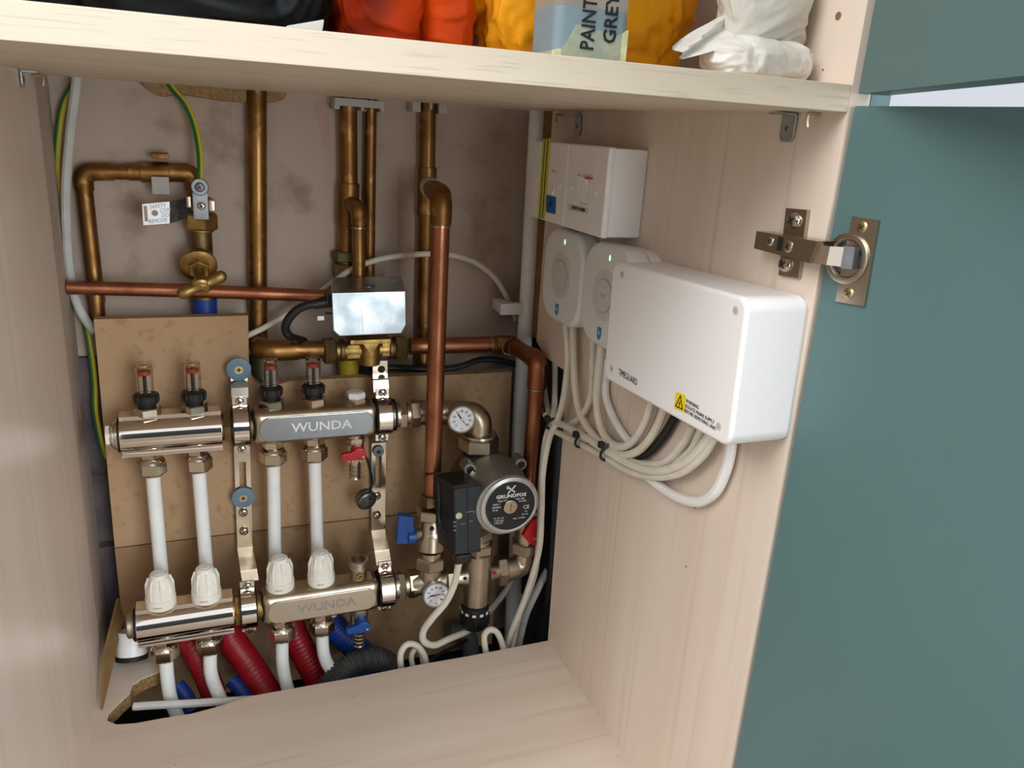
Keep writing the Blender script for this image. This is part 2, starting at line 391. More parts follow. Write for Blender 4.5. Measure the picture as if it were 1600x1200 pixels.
# small angle clips that carry the shelf
def clip(c, plate_u, n, wd, hg):
    # c: top centre of the plate on the panel; n: into the cupboard
    u = V(plate_u)
    pts = [(-wd/2, 0), (wd/2, 0), (wd/2, -hg*.8), (wd*.35, -hg), (-wd*.35, -hg), (-wd/2, -hg*.8)]
    b = MB().prism(pts, V(c), u, Z_, V(n)*.0015, .0003); b.box(V(c)+V(n)*.007+Z_*(-.0008), (.014, wd, .0015)); o = b.build('shelf_bracket', 'zinc', cab)
    screw(o, V(c)-Z_*hg*.55+V(n)*.0015, n, .0022, 'steel_grey', .001); return o
clip(PX(905, 178, W-.001)+V((0, 0, -.002)), Y_, -X_, .016, .022)
clip(PX(1236, 177, W-.001), Y_, -X_, .016, .0205)
clip(V((.001, PX(30, 110, 0).y, H-.0005)), Y_, X_, .012, .015)
def peg(c, n):
    c = V(c); return MB().tube(spline([c+V(n)*.002, c+V(n)*.010, c+V(n)*.011-Z_*.004, c+V(n)*.010-Z_*.009], 4), .0016, 8).build('shelf_peg', 'nickel_bright', cab)
peg(PX(1282, 179, W)+V((0, 0, 0)), -X_); peg(V((0, PX(52, 117, 0).y-.02, H-.003)), X_); peg(PX(882, 180, W), -X_)

# ================================================================ things on the shelf
def sack(c, size, seed, amp, freq, z0=ST+.0006, sub=6, box=.55, xmax=W-.002):
    bm = bmesh.new(); bmesh.ops.create_icosphere(bm, subdivisions=sub, radius=1.); bm.verts.index_update(); vs = []
    sg = lambda t: math.copysign(abs(t)**box, t)
    for v in bm.verts:
        p = v.co; q = V((p.x*size[0], p.y*size[1], p.z*size[2]))*(freq*14)+V((seed, -seed*.7, seed*.31)); q = q+V((noise.noise(q*.8), noise.noise(q*.8+V((5, 2, 1))), noise.noise(q*.8+V((1, 7, 4)))))*.8
        k = 1-amp*(.9*abs(noise.noise(q))+.5*abs(noise.noise(q*2.1))+.3*abs(noise.noise(q*4.3))+.12*abs(noise.noise(q*9.)))
        s_ = V((sg(p.x)*k*size[0], sg(p.y)*k*size[1], sg(p.z)*k*size[2]))+V(c); s_.z = max(s_.z, z0); s_.x = min(max(s_.x, .003), xmax); s_.y = min(max(s_.y, .012), .54); vs.append(s_)
    m = MB().add(vs, [[v.index for v in f.verts] for f in bm.faces]); bm.free(); return m
def bx(px, Y): return P(px, 30, Y).x
def bag(name, mat, pa, pb, Y, hy, hz, seed, amp, freq, label):
    xa, xb = bx(pa, Y), bx(pb, Y)
    return tag(sack(((xa+xb)/2, Y+hy*.3, ST+hz*.8), ((xb-xa)/2*1.09, hy, hz), seed, amp, freq, box=.62).build(name, mat, sharp=180), label, 'bag')
bag('bin_bag', 'bag_black', -60, 500, .12, .085, .09, 1.3, .16, 1.0, 'crumpled black plastic bag at the left end of the top shelf')
bag('carrier_bag', 'bag_red', 508, 655, .12, .07, .09, 4.1, .19, 1.1, 'crumpled dark maroon carrier bag on the shelf beside the black bag')
bag('carrier_bag', 'bag_orange', 640, 735, .115, .05, .09, 8.6, .19, 1.1, 'bright orange crumpled bag left of the yellow bag on the shelf')
bag('carrier_bag', 'bag_yellow', 728, 1075, .115, .043, .09, 2.2, .19, 1.1, 'crumpled golden yellow carrier bag behind the marked bottle')
# white bag: neck falling to the left over a lumpy filled bottom
wbg = thing('carrier_bag', 'translucent white plastic bag slumped at the right end of the shelf', 'bag', (.515, .05, ST))
sack((.517, .046, .727), (.044, .026, .018), 3.3, .2, 2.0, box=.75).build('filled_bottom', 'bag_white', wbg, sharp=180)
sack((.523, .058, .772), (.043, .028, .062), 5.7, .34, 1.0, box=.95).build('sack', 'bag_clear', wbg, sharp=180)
# folded flap
fp = [P(1052, 72, .045), P(1100, 40, .05), P(1150, 10, .06), P(1205, -30, .07)]; fq = [P(1070, 92, .04), P(1110, 80, .042), P(1165, 62, .045), P(1225, 45, .05)]
m = MB(); vs = []; fs = []
for i in range(25):
    t = i/24*3; k = min(int(t), 2); s_ = t-k; a = fp[k].lerp(fp[k+1], s_); b = fq[k].lerp(fq[k+1], s_)
    for j in range(9):
        q = a.lerp(b, j/8); q = q+V((0, 1, 0))*(.004*math.sin(j*1.1+i*.35)+.003*noise.noise(V((i*.3, j*.5, 2)))); vs += [q, q+V((0, .0012, 0))]
for i in range(24):
    for j in range(8):
        a = (i*9+j)*2; b = a+2; c = ((i+1)*9+j)*2; e = c+2
        fs += [(a, b, e, c), (a+1, c+1, e+1, b+1)]
m.add(vs, fs).build('flap', 'bag_white', wbg)
# slip of paper
m = MB(); q = [P(448, 40, .06), P(507, 30, .06), P(505, 44, .06), P(500, 60, .06), P(440, 60, .06)]
m.prism([((a-q[0]).x, (a-q[0]).z) for a in q], q[0], X_, Z_, (0, .02, 0), .0008).build('x', 'paper')
o = bpy.data.objects['x']; o.name = 'paper_packet'; tag(o, 'small grey-white paper packet between the black and red bags', 'packet')
# bottle
YB_ = .032
b0 = P(927, 91, YB_); bl = P(868, 40, YB_).x; br = P(985, 40, YB_).x; bw = br-bl; bx = (bl+br)/2
bt = thing('bottle', 'square clear bottle of grey-blue liquid with black marker writing', 'bottle', (bx, YB_+bw*.4, ST))
def rrect(wx, wy, rad, n=5):
    out = []
    for (sx, sy, a0) in ((1, 1, 0), (-1, 1, 90), (-1, -1, 180), (1, -1, 270)):
        for k in range(n+1):
            a = math.radians(a0+90*k/n); out.append((sx*(wx/2-rad)+rad*math.cos(a), sy*(wy/2-rad)+rad*math.sin(a)))
    return out
cb = V((bx, YB_+bw*.4, ST))
zl = P(900, 8, YB_).z-ST
m = MB(); m.prism(rrect(bw, bw*.8, .007), cb+Z_*.0005, X_, Y_, Z_*.105, .003); m.cyl(cb+Z_*.105, cb+Z_*.12, .016); m.build('bottle_wall', 'bottle_plastic', bt)
MB().prism(rrect(bw-.002, bw*.8-.002, .006), cb+Z_*.002, X_, Y_, Z_*(zl-.002), .002).build('liquid', 'bottle_liquid', bt)
m = MB(); nx = 22; top = []
for i in range(nx+1):
    t = i/nx; hh = .004+.016*min(1, max(0, (t-.08)*5))*(1-.45*max(0, t-.3))+.002*noise.noise(V((t*9, 1, 0)))+.006*max(0, t-.85)*6
    top.append(((t-.5)*(bw-.001), hh))
m.prism([(-(bw-.001)/2, 0)]+[((bw-.001)/2, 0)]+top[::-1], cb+V((0, -bw*.4+.0003, .0015)), X_, Z_, (0, bw*.8-.0006, 0), .0004); m.build('sediment', 'sediment', bt)
MB().cyl(cb+Z_*.12, cb+Z_*.138, .019, n=20, ch=.001).build('cap', 'white_plastic', bt)
m = MB(); fy = YB_-.0004
m.text('PAINT', P(917, 79, YB_)+V((0, fy-YB_, 0)), Z_, -X_, .0135, bold=.015, sx=.80, align='LEFT'); m.text('GREY', P(952, 69, YB_)+V((0, fy-YB_, 0)), Z_, -X_, .0125, bold=.02, sx=.95, align='LEFT')
m.build('marker_writing', 'marker', bt)

# ================================================================ electrical gear on the right-hand panel
def pyz(px, py, X): q = PX(px, py, X); return q
# twin switch box
XF = .520
eb = thing('switch_box', 'white twin surface box with two switched fused plates under the shelf', 'switch', (W, .355, .574))
y0, y1, z0, z1 = .259, .449, .574, .6608
MB().box(((XF+.006+W)/2, (y0+y1)/2, (z0+z1)/2), (W-XF-.006, y1-y0, z1-z0), .002).build('back_box', 'white_plastic', eb)
ym = PX(889, 240, XF).y
for (a, b_) in ((y0-.0008, ym-.0006), (ym+.0006, y1+.0008)):
    MB().box((XF+.0035, (a+b_)/2, (z0+z1)/2), (.008, b_-a, z1-z0+.0016), .0025, seg=3).build('faceplate', 'white_plastic', eb)
plates = [o for o in eb.children if o.name.startswith('faceplate')]
def onp(px, py, off=0.): return PX(px, py, XF-.0005-off)
def rocker(c, wy, hz, flip, par):
    a = .0048
    q = [V((0, -wy/2, -hz/2)), V((0, wy/2, -hz/2)), V((0, wy/2, hz/2)), V((0, -wy/2, hz/2))]
    MB().box(c+V((.0004, 0, 0)), (.0012, wy+.003, hz+.003), .0003).build('rocker_frame', 'puck_inner', par)
    m = MB(); pr = [(0, -hz/2), (-a*(1. if flip else .15), -hz/2+.001), (-.001, 0), (-a*(.15 if flip else 1.), hz/2-.001), (0, hz/2)]
    m.prism([(p[0], p[1]) for p in pr], c-V((0, wy/2, 0)), X_, Z_, (0, wy, 0), .0003); m.build('rocker', 'white_plastic', par)
rocker(onp(865, 287), .013, .026, True, plates[1])
rocker(onp(914, 297), .014, .027, False, plates[0])
c = onp(900, 294); MB().box(c, (.0016, .012, .027), .0004).build('fuse_holder', 'white_plastic', plates[0])
c = onp(917, 278, .005); MB().box(c+V((.002, 0, -.0004)), (.004, .010, .0016)).build('red_flag', 'red_handle', plates[0])
for (px, py, k) in ((838, 279, 1), (875, 289, 1), (893, 293, 0), (931, 301, 0)):
    c = onp(px, py); MB().lathe(c, -X_, [(.0032, 0), (.003, .0012), (.0015, .0018)], 14).build('screw_cap', 'white_plastic', plates[k])
m = MB()
for px in (846.5, 850.5, 855): m.box(onp(px, 280)+V((-.0006, 0, 0)), (.0012, .0042, z1-z0+.003), .0004)
m.build('striped_tape', 'yellow_tape', plates[1])
m = MB()
for px in (848.6, 852.8): m.box(onp(px, 280)+V((-.0004, 0, 0)), (.0012, .0028, z1-z0+.0028), .0003)
m.build('tape_gap', 'dark_stripe', plates[1])
MB().hexa([onp(853, 304, .0004), onp(868.5, 308, .0004), onp(867.5, 335, .0004), onp(853, 331, .0004)], (.0008, 0, 0)).build('blue_sticker', 'blue_tape', plates[1])
m = MB(); m.text('A', onp(860, 319, .0006), -Y_, Z_, .010, bold=.02); m.build('sticker_letter', 'print_black', plates[1])
MB().hexa([onp(888.5, 318, .0001), onp(919, 325, .0001), onp(918, 335, .0001), onp(888, 327.5, .0001)], (.0005, 0, 0)).build('paper_label', 'puck_inner', plates[0])
m = MB(); m.text('SOCKET OUTSIDE', onp(903.5, 326.5, .0003), -Y_, Z_, .0046, bold=.02, sx=.86); m.build('lettering', 'print_black', plates[0])
m = MB(); m.box(onp(864, 266), (.0006, .006, .0006)); m.build('mark', 'print_black', plates[1])
m = MB(); m.box(onp(905, 273), (.0006, .006, .0006)); m.build('mark', 'print_black', plates[0])

# two rounded wireless relays
def rsq(a, b, rad, n=8): return rrect(a, b, rad, n)
def puck(yc, zc, sz, label):
    XP = .527; t = thing('wireless_relay', label, 'controller', (W, yc, zc-sz/2), 'wireless relays on the right panel')
    m = MB(); m.prism(rsq(sz*.96, sz*.96, sz*.28, 8), (W, yc, zc), Y_, Z_, (-.012, 0, 0)); m.build('back_case', 'white_plastic', t)
    m = MB(); m.prism(rsq(sz, sz, sz*.30, 8), (W-.0115, yc, zc), Y_, Z_, (XP-W+.0115, 0, 0), .006, 4); b = m.build('front_case', 'puck_white', t, sharp=50)
    MB().lathe((XP+.0006, yc, zc+.002), -X_, [(.0265, 0), (.0265, .0010), (.0255, .0014)], 48).build('dish', 'puck_inner', b)
    MB().ring((XP-.0010, yc, zc+.002), -X_, .0172, .0180, .0004, 40).build('button_ring', 'mark_grey', b)
    MB().lathe((XP-.0009, yc, zc+.002), -X_, [(.0170, 0), (.0168, .0008)], 40).build('button', 'puck_inner', b)
    m = MB(); m.sphere((XP+.0008, yc-.004, zc+sz*.385), .0026, (.5, .8, 1.5)); m.build('led', 'green_led', b)
    m = MB(); s = .0042; m.prism([(-s, s*1.5), (s, s*1.5), (s, -s*.6), (s*.5, -s*1.4), (0, -s*1.7), (-s*.5, -s*1.4), (-s, -s*.6)], (XP-.0002, yc+.003, zc-sz*.36), -Y_, Z_, (-.0005, 0, 0)); m.build('shield_mark', 'blue_mark', b)
    m = MB(); c = V((XP-.0007, yc+.003, zc-sz*.355)); m.box(c, (.0003, .0008, .005)); m.box(c, (.0003, .004, .0008)); m.build('shield_cross', 'print_white', b)
    return t, b, XP
pk1 = puck(.362, .5145, .106, 'rounded white relay with green light, nearer the white pipe')
pk2 = puck(.254, .5140, .107, 'rounded white relay with green light, partly behind the wiring centre box')
m = MB(); m.text('rec', (pk2[2]-.0018, .254, .5165), -Y_, Z_, .009); m.build('lettering', 'mark_grey', pk2[1])
# wiring centre
XT = .507
tg = thing('wiring_centre', 'large white rectangular wiring box with yellow warning label on the right panel', 'box', (W, .105, .449))
yA, yB = .000, .204
quad = [PX(1172, 467, XT), PX(955, 407, XT), PX(944, 591, XT), PX(1136, 701, XT)]
quad = [V((XT, p.y, p.z)) for p in quad]
cy = sum((p.y for p in quad))/4; cz = sum((p.z for p in quad))/4
wy = (quad[1].y-quad[0].y+quad[2].y-quad[3].y)/2; hz = (quad[0].z-quad[3].z+quad[1].z-quad[2].z)/2; tilt = math.atan2((quad[1].z-quad[0].z), (quad[1].y-quad[0].y))
uY = V((0, math.cos(tilt), math.sin(tilt))); uZ = V((0, -math.sin(tilt), math.cos(tilt)))
m = MB(); m.prism(rrect(wy-.003, hz-.003, .007, 6), (W, cy, cz), uY, uZ, (-.012, 0, 0)); m.build('base_tray', 'puck_inner', tg)
m = MB(); m.prism(rrect(wy, hz, .011, 8), (W-.0008, cy, cz), uY, uZ, (XT-W+.0008, 0, 0), .0035, 4); cv = m.build('cover', 'white_plastic', tg, sharp=50)
def onT(px, py, off=0.): return PX(px, py, XT-off)
for (px, py) in ((972, 429), (1149.5, 485), (956, 576), (1123, 666)):
    c = onT(px, py, .0001); MB().lathe(c, -X_, [(.0034, 0), (.0034, .0003), (.0026, .0003)], 18).build('screw_hole', 'puck_inner', cv)
    MB().lathe(c, -X_, [(.0022, 0), (.0022, .0005)], 14).build('screw_recess', 'mark_grey', cv)
m = MB(); m.text('TIMEGUARD', onT(981, 589.5, .0002), -Y_, uZ, .0088, sx=.72, bold=-.005); m.build('lettering', 'print_black', cv)
MB().hexa([onT(1056, 611.5, .0003), onT(1071.5, 618, .0003), onT(1069, 645, .0003), onT(1053, 638, .0003)], (.0004, 0, 0)).build('warning_label', 'yellow_label', cv)
tri = [onT(1063, 617, .0008), onT(1054.5, 634.5, .0008), onT(1066.5, 641, .0008)]; ctr = (tri[0]+tri[1]+tri[2])/3
m = MB()
for i in range(3):
    a, b_ = tri[i], tri[(i+1) % 3]; ai = ctr+(a-ctr)*.78; bi = ctr+(b_-ctr)*.78; m.hexa([a, b_, bi, ai], (.0004, 0, 0))
m.prism([(.0006, .003), (-.0012, -.0003), (0, -.0003), (-.0006, -.003), (.0012, .0005), (.0002, .0005)], ctr, -Y_, Z_, (.0003, 0, 0))
m.build('warning_symbol', 'print_black', cv)
m = MB()
for (tx, px, py) in (('WARNING', 1071.5, 625.5), ('ISOLATE MAINS SUPPLY', 1070.5, 633.5), ('BEFORE REMOVING UNIT', 1069.5, 641)):
    m.text(tx, onT(px, py, .0002), -Y_, Z_, .0044, align='LEFT', bold=-.004, sx=.88)
m.build('warning_lettering', 'print_black', cv)

# cables of the right panel
def cable(name, label, pts, rad, mat='white_cable', cat='cable', group=None, n=10, res=8):
    return tag(MB().tube(spline(pts, res), rad, n).build(name, mat), label, cat, group)
def xs(lst, X): return [PX(a, b_, X if len(e) == 0 else e[0]) for (a, b_, *e) in lst]
G = 'cables under the wiring box'
cable('mains_cable', 'white cable from the first relay dropping behind the copper pipe', [PX(884, 508, .549), PX(887, 560, .549), PX(882, 615, .548), PX(872, 655, .546), P(858, 685, .395), P(848, 740, .40), P(846, 800, .405), P(842, 860, .41), P(822, 930, .42), P(800, 985, .425), P(790, 1015, .43)], .0042, group=G)
cable('mains_cable', 'white cable from the first relay sweeping into the tied bundle', xs([(895, 510), (896, 560), (899, 610), (908, 650), (930, 683), (960, 705), (1000, 726), (1040, 722), (1068, 692), (1082, 665)], .552), .0043, group=G)
cable('mains_cable', 'white cable from the second relay curling back to the first tie', xs([(927, 500), (925, 590), (921, 625), (908, 650), (888, 664), (868, 661), (852, 648)], .5545), .0038, group=G)
cable('mains_cable', 'white cable from the second relay looping up into the wiring box', xs([(943, 500), (935, 580), (932, 625), (938, 665), (952, 690), (972, 698), (992, 686), (1008, 660), (1016, 634), (1019, 620)], .548), .0044, group=G)
cable('mains_cable', 'bright white cable leaving the lower left corner of the wiring box', xs([(950, 560), (946, 612), (955, 645), (972, 676), (992, 700)], .557), .0042, 'white_cable_bright', group=G)
cable('mains_cable', 'white cable of the bundle turning up beneath the maker name', xs([(942, 690), (958, 704), (976, 711), (998, 704), (1018, 682), (1032, 655), (1040, 630)], .5495), .0044, group=G)
cable('mains_cable', 'upper of the two long white cables along the tied bundle', xs([(862, 658), (880, 664), (910, 680), (950, 706), (990, 728), (1030, 736), (1070, 722), (1095, 700), (1112, 675)], .546), .0042, group=G)
cable('mains_cable', 'lowest long white cable along the tied bundle', xs([(858, 668), (880, 680), (910, 695), (950, 717), (985, 737), (1025, 745), (1065, 738), (1098, 712), (1117, 683)], .550), .0040, group=G)
cable('mains_cable', 'white cable half hidden inside the bundle bend', xs([(958, 712), (1000, 724), (1050, 724), (1078, 706), (1092, 680), (1098, 665)], .556), .0038, group=G)
cable('flex_cable', 'black flex rising into the underside of the wiring box', xs([(925, 680), (960, 705), (992, 713), (1016, 704), (1038, 680), (1056, 650)], .5575), .0048, 'black_plastic')
cable('mains_cable', 'thick bright white cable hanging in a loop from the wiring box corner', xs([(1010, 742), (1034, 762), (1062, 778), (1092, 784), (1118, 768), (1134, 735), (1141, 705), (1143, 680)], .556), .0050, 'white_cable_bright')
cable('mains_cable', 'short white cable left of the copper elbow inside the panel notch', [P(867, 566, .47), P(867, 610, .46), PX(864, 650, .56), P(852, 690, .41), P(845, 760, .42), P(843, 830, .425), P(835, 900, .43), P(812, 960, .435), P(800, 1010, .435)], .0040, group=G)
cable('mains_cable', 'thin white cable emerging beside the copper downpipe', [P(849, 590, .50), P(853, 620, .48), P(859, 655, .43), PX(868, 668, .56)], .0036, group=G)
cable('conduit', 'black flexible conduit running down the notched panel edge', [P(878, 640, .43), P(872, 690, .43), P(867, 780, .43), P(862, 880, .435), P(857, 960, .44), P(854, 1020, .44)], .0062, 'black_plastic')
cable('flat_cable', 'grey-white flat cable slanting across the lower right corner', [P(856, 890, .45), P(838, 925, .45), P(822, 960, .452), P(812, 1000, .455), P(808, 1030, .455)], .0052, 'grey_white_cable')
def tie(label, px, py, X, n, rr=.0085):
    c = PX(px, py, X); ax = V(n).normalized(); t = thing('cable_tie', label, 'cable tie', c, 'black cable ties on the bundle')
    u, v, a = frame(ax, X_); pts = [c+(u*math.cos(k*math.pi/8)*rr*1.05+v*math.sin(k*math.pi/8)*rr*1.25) for k in range(17)]
    MB().tube(pts, .0017, 6).build('strap', 'black_plastic', t)
    MB().box(c-X_*rr*1.1+Z_*rr*.9, (.006, .007, .007), .0008).build('head', 'black_plastic', t)
    q = c-X_*rr*1.1+Z_*rr*.9; MB().tube([q, q+V((-.002, -.004, .006))], .001, 5).build('tail', 'black_plastic', t)
tie('black cable tie nearest the copper pipe on the white bundle', 865, 662, .547, (0, -1, -.6))
tie('middle black cable tie on the white bundle', 911, 688, .549, (0, -1, -.45), .0092)
tie('black cable tie under the maker name on the white bundle', 953, 706, .549, (0, -1, -.4), .0105)

# ================================================================ boards behind the manifolds
YB = .545; BT = .016
def board(pts, mat, label):
    q = [P(a, b_, YB) for (a, b_) in pts]; o = q[0]
    return tag(MB().prism([((p-o).x, (p-o).z) for p in q], o, X_, Z_, (0, BT, 0), .0008).build('backing_board', mat), label, 'board')
board([(146, 499), (388, 493), (389, 560), (391, 580), (397, 594), (408, 603), (424, 604), (440, 599), (455, 595), (560, 590), (700, 586), (800, 581), (791, 785), (500, 817), (179, 856)], 'mdf', 'brown fibreboard panel with a round notch behind the upper manifold')
zl_ = [P(179, 857.5, YB), P(500, 818.5, YB), P(782, 787.5, YB)]
m = MB(); m.prism([((p-zl_[0]).x, (p-zl_[0]).z) for p in zl_]+[((zl_[2]-zl_[0]).x, -zl_[0].z-.11), (0, -zl_[0].z-.11)], zl_[0], X_, Z_, (0, BT, 0), .0008)
tag(m.build('backing_board', 'mdf_shaded'), 'fibreboard panel behind the lower manifold, its shade put into the colour', 'board')

# ================================================================ copper pipes
def pipe_thing(name, label, pts, rad, mat, bend=.018, cat='pipe'):
    pts = [V(p) for p in pts]; t = thing(name, label, cat, pts[-1])
    MB().tube(fillet(pts, bend, 8), rad, 20).build('pipe', mat, t); return t
def collar(t, a, b_, rad, mat, name='coupling', solder=True):
    a, b_ = V(a), V(b_); dd_ = (b_-a).normalized(); o = MB().cyl(a, b_, rad, n=24, ch=.0006).build(name, mat, t)
    if solder: MB().ring(a-dd_*.0008, dd_, rad*.82, rad*.95, .0012, 20).build('solder_ring', 'solder', o)
    return o
def elbow(t, a, k, b_, rad, bend, mat, name='elbow'):
    return MB().tube(fillet([a, k, b_], bend, 12), rad, 22).build(name, mat, t)
YP = .586
# looped main at upper left
A = [P(153, 500, YP), P(149, 445, YP), P(129, 268, YP), P(302, 270, YP), P(309, 318, YP)]
mp_ = pipe_thing('water_pipe', 'tarnished copper pipe looping over to the stop tap at upper left', A, .0088, 'copper_old', .017)
def along(a, b_, t): return V(a).lerp(V(b_), t)
elbow(mp_, along(A[2], A[1], .16), A[2], along(A[2], A[3], .27), .0102, .019, 'copper_old')
elbow(mp_, along(A[3], A[2], .30), A[3], along(A[3], A[4], .55), .0108, .017, 'copper_old')
collar(mp_, along(A[2], A[3], .40), along(A[2], A[3], .52), .0098, 'copper_old', solder=False)
collar(mp_, along(A[2], A[3], .51), along(A[2], A[3], .78), .0118, 'copper_old', solder=False)
MB().cyl(along(A[0], A[1], .5), along(A[0], A[1], 1.0), .0098, n=20, ch=.0006).build('coupling', 'copper_old', mp_)
MB().cyl(along(A[1], A[2], -.02), along(A[1], A[2], .03), .0104, n=20, ch=.0006).build('solder_ring', 'solder', mp_)
c = P(251, 290, .571); MB().box(c, (.019, .003, .020), .001).build('pipe_clip', 'collar_grey', mp_)
c = P(250, 243, .585); MB().box(c, (.018, .022, .006), .001).build('clip_stop', 'copper_old', mp_)
# stop tap
sv = thing('stop_tap', 'dull brass stop tap with a two-lobed turn handle', 'tap', P(318, 480, YP))
cA = P(309, 318, .575); cB = P(317, 440, .575)
axs = (cB-cA).normalized()
m = MB(); m.nut(P(313, 332, .575), axs, .034, .020, .3); m.cyl(P(313.5, 350, .575), P(314, 362, .575), .0150, n=24, ch=.001); m.build('union_nut', 'brass', sv)
m = MB(); m.cyl(P(314, 358, .577), P(318, 446, .577), .0122, .0135); m.cyl(P(318, 440, .577), P(320, 468, .577), .0135, .014); m.build('body', 'brass_dull', sv)
fc = P(310, 413, .565); sa = V((.02, -.90, -.44)).normalized()
m = MB(); m.lathe(fc-sa*.012, sa, [(.015, 0), (.0205, .008), (.0215, .012), (.0215, .016), (.018, .018), (.012, .019)], 32); m.nut(fc+sa*.005, sa, .0225, .009); m.build('bonnet', 'brass', sv)
MB().cyl(fc+sa*.010, fc+sa*.050, .0062, n=16).build('spindle', 'brass_dull', sv)
hc = P(315, 446, (fc+sa*.048).y); e1 = P(286, 458, hc.y); e2 = P(345, 432, hc.y)
m = MB(); m.lathe(hc-sa*.006, sa, [(.0095, 0), (.0105, .002), (.0105, .009), (.008, .011)], 24)
for e in (e1, e2): m.tube(spline([hc, hc.lerp(e, .5), e], 4), [.0072, .0068, .0062, .0060, .0060, .0064, .0070, .0074, .007][:len(spline([hc, hc.lerp(e, .5), e], 4))], 12); m.sphere(e, .0070, (1, .9, 1), 14, 8)
m.build('handle', 'brass', sv); screw(sv, hc+sa*.005, sa, .0058, 'brass', .0015)
MB().cyl(P(320, 466, .577), P(321, 500, .577), .0142, n=20).build('blue_collar', 'blue_sleeve', sv)
# earth clamp and its tag
ec = thing('earth_clamp', 'grey earth clamp with bent metal safety tag on the looped pipe', 'clamp', P(313, 342, .56))
c1, c2 = P(312, 292, .556), P(314, 340, .556)
m = MB(); m.cyl(c1+V((0, .006, 0)), c1+V((0, -.004, 0)), .0098, n=20, ch=.0008); m.box((c1+c2)/2+V((0, .002, -.004)), (.017, .008, .032), .001); m.build('clamp_body', 'steel_grey', ec)
screw(ec, c1+V((0, -.004, 0)), -Y_, .0055, 'steel_grey', .002); screw(ec, P(315, 322, .552), -Y_, .0045, 'nickel_bright', .002)
m = MB(); m.ring(P(313, 318, .576)+V((0, 0, -.007)), Z_, .0125, .0138, .014, 24); m.build('strap', 'nickel', ec)
m = MB(); m.box(P(331, 321, .560), (.008, .010, .014), .002); m.box(P(295, 315, .562), (.006, .010, .014), .002); m.build('strap_fold', 'nickel', ec)
def plate(pts, th, mat, name, par, bev=.0003, label=None):
    q = [V(p) for p in pts]; n = (q[1]-q[0]).cross(q[2]-q[0]).normalized(); return MB().hexa(q, n*th, bev).build(name, mat, par, label=label)
tq = [P(222, 319, .548), P(265, 315, .548), P(265, 349, .548), P(224, 352, .548)]
tgp = plate(tq, .0008, 'shiny_tag', 'tag', ec, label='shiny stamped metal tag')
tb = plate([P(265, 315, .548), P(298, 307, .566), P(299, 341, .566), P(265, 349, .548)], .0008, 'steel_grey', 'tag_arm', ec)
uu = (tq[1]-tq[0]).normalized(); vv = (tq[0]-tq[3]).normalized(); nn = uu.cross(vv).normalized(); nn = nn if nn.y < 0 else -nn
m = MB()
for k, tx in enumerate(('SAFETY', 'CON', 'DO', 'REMOVE')): m.text(tx, tq[1].lerp(tq[2], .16+.225*k)-uu*(.0125 if k in (0, 3) else .0045)+nn*.0002, uu, vv, .0065, sx=.8)
m.build('stamped_lettering', 'steel_grey', tgp)
ub = (P(298, 307, .566)-P(265, 315, .548)).normalized(); nb = ub.cross(vv); nb = nb if nb.y < 0 else -nb
m = MB()
for k, tx in enumerate(('ELECT', 'NECTI', 'NOT', 'ELEC')): m.text(tx, P(265, 315, .548).lerp(P(265, 349, .548), .16+.225*k)+ub*.018+nb*.0004, ub, vv, .0075, bold=.01, sx=.8)
m.build('stamped_lettering', 'print_black', tb)
m = MB(); m.cyl(P(242, 333, .5485), P(242, 333, .5468), .0034, n=16); q = P(228, 334, .5475); m.box(q, (.0032, .0016, .017)); m.build('punched_hole', 'plaster_pink', tgp)

# thin straight copper pipe across the upper left
hx0 = PX(105, 448, 0.); zc_ = P(300, 455, .556).z
tag(MB().tube([V((.0005, .560, P(104, 449, .560).z)), V((.14, .557, zc_)), P(520, 463, .552)], .0082, 20).build('water_pipe', 'copper_new'), 'thin reddish copper pipe running level from the left wall', 'pipe')
# wall risers
ra = pipe_thing('riser_pipe', 'thick tarnished copper riser left of centre, bending towards the motorised valve', [P(401, 120, YP), V((P(404, 545, YP).x, YP, P(450, 547, .54).z)), V((P(404, 545, YP).x+.001, .541, P(450, 547, .54).z)), P(510, 546, .54)], .0115, 'copper_old', .020)
kz = P(450, 547, .54).z; kx = P(404, 545, YP).x
elbow(ra, V((kx, .575, kz)), V((kx+.001, .540, kz)), V((kx+.045, .540, kz)), .0131, .021, 'copper_old')
MB().cyl(V((kx+.002, .592, kz-.02)), V((kx+.004, .590, kz-.09)), .014, n=20).build('lower_stub', 'brass_green', ra)
rb_x = P(543, 230, YP)
rb = pipe_thing('riser_pipe', 'tarnished copper riser with a side branch at top centre', [P(543, 130, YP), P(545, 290, YP), P(541, 400, YP), P(540, 520, YP)], .0113, 'copper_old', .002)
collar(rb, P(545, 286, YP), P(543, 352, YP), .0135, 'copper_old', 'tee', False)
jb = P(546, 318, YP); jf = V((P(560, 330, .555).x, .553, jb.z-.002))
MB().tube(fillet([jb, V((jf.x-.004, .566, jb.z)), jf, V((P(560, 400, .555).x, .553, P(560, 350, .555).z))], .010, 8), .0098, 18).build('branch_elbow', 'copper_old', rb)
MB().tube([V((jf.x, .553, jf.z-.004)), P(561, 432, .553), P(561, 505, .553)], .0083, 18).build('branch_pipe', 'copper_old', rb)
MB().ring(V((jf.x, .553, P(560, 354, .555).z)), -Z_, .008, .0094, .002).build('solder_ring', 'solder', rb)
m = MB(); m.nut(P(540, 392, YP), -Z_, .030, .013, .2); m.build('compression_nut', 'brass_green', rb)
m = MB(); m.nut(P(540, 411, YP), -Z_, .031, .018, .5); m.build('compression_nut', 'brass_dull', rb)
